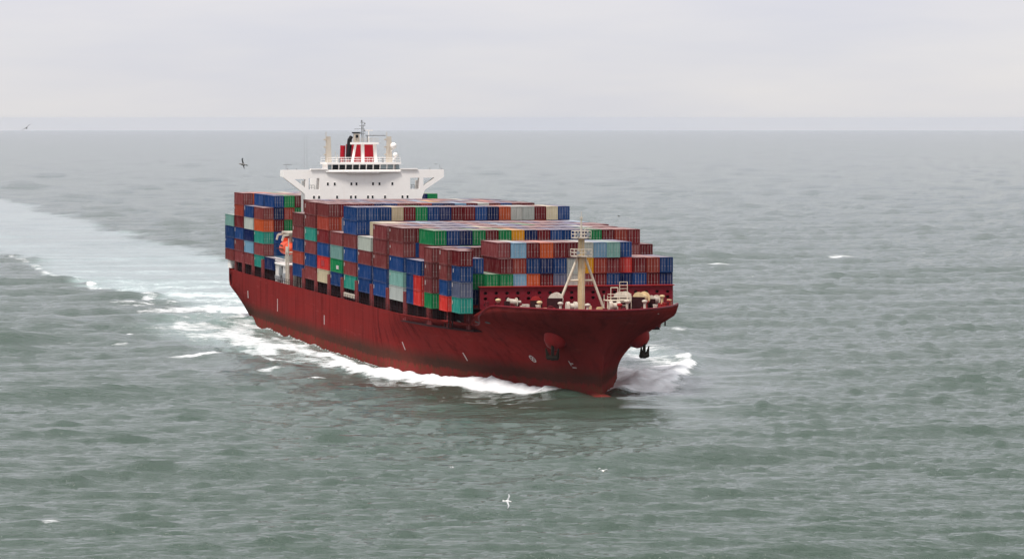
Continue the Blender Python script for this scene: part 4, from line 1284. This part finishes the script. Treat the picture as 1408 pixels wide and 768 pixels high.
def water_material():
    m, nt, b = new_mat('sea_water')
    tc = nt.nodes.new('ShaderNodeTexCoord')
    oc = tc.outputs['Object']
    fa = nd(nt, 'ShaderNodeAttribute'); fa.attribute_name = 'foam'
    aa = nd(nt, 'ShaderNodeAttribute'); aa.attribute_name = 'aerated'
    f1 = noise_tex(nt, oc, 1.0, 8, 0.74, (0.20, 0.46, 0.4))
    f2 = noise_tex(nt, oc, 1.0, 6, 0.7, (0.10, 0.045, 0.1))
    s1 = nd(nt, 'ShaderNodeMath', _operation='MULTIPLY_ADD'); nt.links.new(f1, s1.inputs[0]); s1.inputs[1].default_value = 0.65
    s2 = nd(nt, 'ShaderNodeMath', _operation='MULTIPLY'); nt.links.new(f2, s2.inputs[0]); s2.inputs[1].default_value = 0.35
    nt.links.new(s2.outputs[0], s1.inputs[2])
    # foam wherever noise + foam attribute passes a threshold
    th = nd(nt, 'ShaderNodeMath', _operation='MULTIPLY_ADD'); nt.links.new(fa.outputs['Fac'], th.inputs[0]); th.inputs[1].default_value = 0.62
    nt.links.new(s1.outputs[0], th.inputs[2])
    mask = ramp(nt, th.outputs[0], 0.74, (0, 0, 0, 1), 0.92, (1, 1, 1, 1))
    gate = nd(nt, 'ShaderNodeMapRange'); nt.links.new(fa.outputs['Fac'], gate.inputs[0]); gate.inputs[1].default_value = 0.03; gate.inputs[2].default_value = 0.2
    mk = nd(nt, 'ShaderNodeMath', _operation='MULTIPLY'); nt.links.new(mask, mk.inputs[0]); nt.links.new(gate.outputs[0], mk.inputs[1])
    big = noise_tex(nt, oc, 1.0, 3, 0.5, (0.012, 0.006, 0.01))
    water = mixc(nt, ramp(nt, big, 0.35, (0, 0, 0, 1), 0.65, (1, 1, 1, 1)), (0.046, 0.074, 0.054, 1), (0.056, 0.082, 0.064, 1))
    aerm = nd(nt, 'ShaderNodeMath', _operation='MULTIPLY'); nt.links.new(aa.outputs['Fac'], aerm.inputs[0])
    nt.links.new(ramp(nt, s1.outputs[0], 0.3, (0.35, 0.35, 0.35, 1), 0.65, (1, 1, 1, 1)), aerm.inputs[1])
    water = mixc(nt, aerm.outputs[0], water, (0.46, 0.61, 0.58, 1))
    c = mixc(nt, mk.outputs[0], water, ramp(nt, f1, 0.3, (0.70, 0.73, 0.73, 1), 0.6, (0.93, 0.93, 0.93, 1)))
    nt.links.new(c, b.inputs['Base Color'])
    rg = nd(nt, 'ShaderNodeMapRange'); nt.links.new(mk.outputs[0], rg.inputs[0]); rg.inputs[3].default_value = 0.08; rg.inputs[4].default_value = 0.8
    nt.links.new(rg.outputs[0], b.inputs['Roughness'])
    b.inputs['IOR'].default_value = 1.333
    # ripples: three sizes, longer along the crests than across them
    w1 = noise_tex(nt, oc, 1.0, 5, 0.6, (0.3, 0.6, 0.3))
    w2 = noise_tex(nt, oc, 1.0, 4, 0.6, (0.9, 1.7, 1.0))
    ad = nd(nt, 'ShaderNodeMath', _operation='MULTIPLY_ADD'); nt.links.new(w1, ad.inputs[0]); ad.inputs[1].default_value = 2.6; nt.links.new(w2, ad.inputs[2])
    a2 = nd(nt, 'ShaderNodeMath', _operation='MULTIPLY_ADD'); nt.links.new(mk.outputs[0], a2.inputs[0]); a2.inputs[1].default_value = 0.9; nt.links.new(ad.outputs[0], a2.inputs[2])
    ca_ = nd(nt, 'ShaderNodeAttribute'); ca_.attribute_name = 'calm'
    st = nd(nt, 'ShaderNodeMapRange'); nt.links.new(ca_.outputs['Fac'], st.inputs[0]); st.inputs[3].default_value = 1.0; st.inputs[4].default_value = 0.07
    bp = nd(nt, 'ShaderNodeBump', Distance=0.25); nt.links.new(st.outputs[0], bp.inputs['Strength'])
    nt.links.new(a2.outputs[0], bp.inputs['Height']); nt.links.new(bp.outputs[0], b.inputs['Normal'])
    return m
me.materials.append(water_material())
sea = bpy.data.objects.new('sea', me); col.objects.link(sea)
tag(sea, kind='structure')

# ------------------------------------------------------------------ gulls
def gull_material(name, back, body, tip):
    m, nt, b = new_mat(name)
    tc = nt.nodes.new('ShaderNodeTexCoord'); sp = nt.nodes.new('ShaderNodeSeparateXYZ'); nt.links.new(tc.outputs['Object'], sp.inputs[0])
    ay = nd(nt, 'ShaderNodeMath', _operation='ABSOLUTE'); nt.links.new(sp.outputs['Y'], ay.inputs[0])
    c = mixc(nt, ramp(nt, ay.outputs[0], 0.07, (0, 0, 0, 1), 0.11, (1, 1, 1, 1)), body, back)
    c = mixc(nt, ramp(nt, ay.outputs[0], 0.53, (0, 0, 0, 1), 0.58, (1, 1, 1, 1)), c, tip)
    bk = nd(nt, 'ShaderNodeMath', _operation='GREATER_THAN'); nt.links.new(sp.outputs['X'], bk.inputs[0]); bk.inputs[1].default_value = 0.285
    c = mixc(nt, bk.outputs[0], c, (0.55, 0.30, 0.03, 1))
    nt.links.new(c, b.inputs['Base Color']); b.inputs['Roughness'].default_value = 0.8
    return m
GM = [gull_material('white_gull_plumage', (0.62, 0.62, 0.63, 1), (0.85, 0.84, 0.82, 1), (0.03, 0.03, 0.03, 1)),
      gull_material('dark_gull_plumage', (0.05, 0.05, 0.055, 1), (0.16, 0.155, 0.15, 1), (0.012, 0.012, 0.012, 1)),
      gull_material('grey_gull_plumage', (0.40, 0.40, 0.41, 1), (0.7, 0.69, 0.68, 1), (0.03, 0.03, 0.03, 1))]
def gull(loc, rot, wl, wr, mat, label, size=1.0):
    """body along +x, wings along y; wl / wr: (inner lift, outer lift, sweep) of the two wings in radians"""
    k = MB()
    k.lathe([(-0.30, 0.012), (-0.24, 0.03), (-0.12, 0.07), (0.0, 0.088), (0.10, 0.078), (0.17, 0.052), (0.21, 0.05), (0.25, 0.052), (0.285, 0.034), (0.30, 0.016), (0.34, 0.006)], (0, 0, 0), (1, 0, 0), 12)
    k.add([(-0.22, -0.03, 0.012), (-0.22, 0.03, 0.012), (-0.40, 0.085, 0.006), (-0.40, -0.085, 0.006), (-0.22, -0.03, -0.012), (-0.22, 0.03, -0.012), (-0.40, 0.085, -0.006), (-0.40, -0.085, -0.006)],
          [(0, 1, 2, 3), (7, 6, 5, 4), (0, 4, 5, 1), (1, 5, 6, 2), (2, 6, 7, 3), (3, 7, 4, 0)])
    for sd_, (li, lo, sw) in ((-1, wl), (1, wr)):
        secs = []
        y, z, x = 0.03, 0.03, 0.06
        for i in range(11):
            t = i / 10
            ch = np.interp(t, [0, 0.15, 0.45, 0.7, 0.9, 1], [0.19, 0.18, 0.165, 0.13, 0.07, 0.012])
            secs.append((x, y, z, ch, 0.022 * (1 - t) + 0.006))
            l = li if t < 0.42 else lo
            y += 0.07 * math.cos(l); z += 0.07 * math.sin(l); x += 0.07 * (0.28 if t < 0.42 else -sw)
        vs_, fs = [], []
        for x, y, z, ch, th_ in secs:
            vs_ += [(x, sd_ * y, z), (x - ch * 0.35, sd_ * y, z + th_), (x - ch, sd_ * y, z - 0.004), (x - ch * 0.35, sd_ * y, z - th_ * 0.6)]
        for a in range(10):
            for i in range(4):
                fs.append((a * 4 + i, a * 4 + (i + 1) % 4, a * 4 + 4 + (i + 1) % 4, a * 4 + 4 + i))
        fs += [(0, 1, 2, 3), (43, 42, 41, 40)]
        k.add(vs_, fs)
    o = k.build('gull', mat, None, smooth=True)
    md = o.modifiers.new('skin', 'REMESH'); md.mode = 'VOXEL'; md.voxel_size = 0.014; md.use_smooth_shade = True
    o.location = loc; o.rotation_euler = rot; o.scale = (size,) * 3
    tag(o, label, 'gull', 'gulls over the water')
    return o
def at(px, py, dist):                            # the point seen at a pixel of the 1408 x 768 picture, at a distance
    return Vector(((px - 704) / FPX * dist, dist, CAM_H - (py - 162) / FPX * dist))
gull(at(698, 690, 330), (R(75), R(8), R(15)), (0.3, -0.1, 0.5), (0.25, -0.15, 0.5), GM[0], 'white gull banking steeply with one wing pointing straight down, low over the sea', 1.2)
gull(at(829, 648, 360), (R(-12), R(5), R(-70)), (0.55, -0.75, 0.35), (0.6, -0.5, 0.45), GM[0], 'pale gull with arched wings, right of the steeply banking one', 1.15)
gull(at(334, 226, 330), (R(48), R(-10), R(160)), (0.5, -0.25, 0.3), (0.5, -0.35, 0.7), GM[1], 'dark gull gliding left of the white bridge', 1.2)
gull(at(37, 176, 470), (R(-38), R(0), R(95)), (0.15, -0.35, 0.5), (0.2, -0.35, 0.5), GM[1], 'small dark gull on the horizon at the far left', 1.35)
gull(at(621, 643, 380), (R(5), R(0), R(150)), (0.3, -0.2, 0.4), (0.3, -0.2, 0.4), GM[2], 'faint grey gull skimming the waves below the red bow', 0.75)
gull(at(851, 297, 600), (R(10), R(0), R(170)), (0.1, -0.1, 0.4), (0.1, -0.1, 0.4), GM[1], 'tiny dark gull just above the right end of the containers', 0.9)
gull(at(1035, 380, 700), (R(20), R(0), R(100)), (0.4, -0.3, 0.5), (0.4, -0.3, 0.5), GM[0], 'tiny white gull over open water right of the ship', 0.9)

# ------------------------------------------------------------------ air
k = MB().box(-40000, 40000, -6000, 36000, -92, 48)
m = bpy.data.materials.new('haze_air'); m.use_nodes = True
nt = m.node_tree; nt.nodes.clear()
o_ = nt.nodes.new('ShaderNodeOutputMaterial'); pv = nt.nodes.new('ShaderNodeVolumePrincipled')
pv.inputs['Color'].default_value = (0.73, 0.81, 0.935, 1)
pv.inputs['Density'].default_value = 1.2e-5
pv.inputs['Anisotropy'].default_value = 0.0
nt.links.new(pv.outputs[0], o_.inputs['Volume'])
hz = k.build('haze', m)
hz['kind'] = 'stuff'
hz.display_type = 'WIRE'
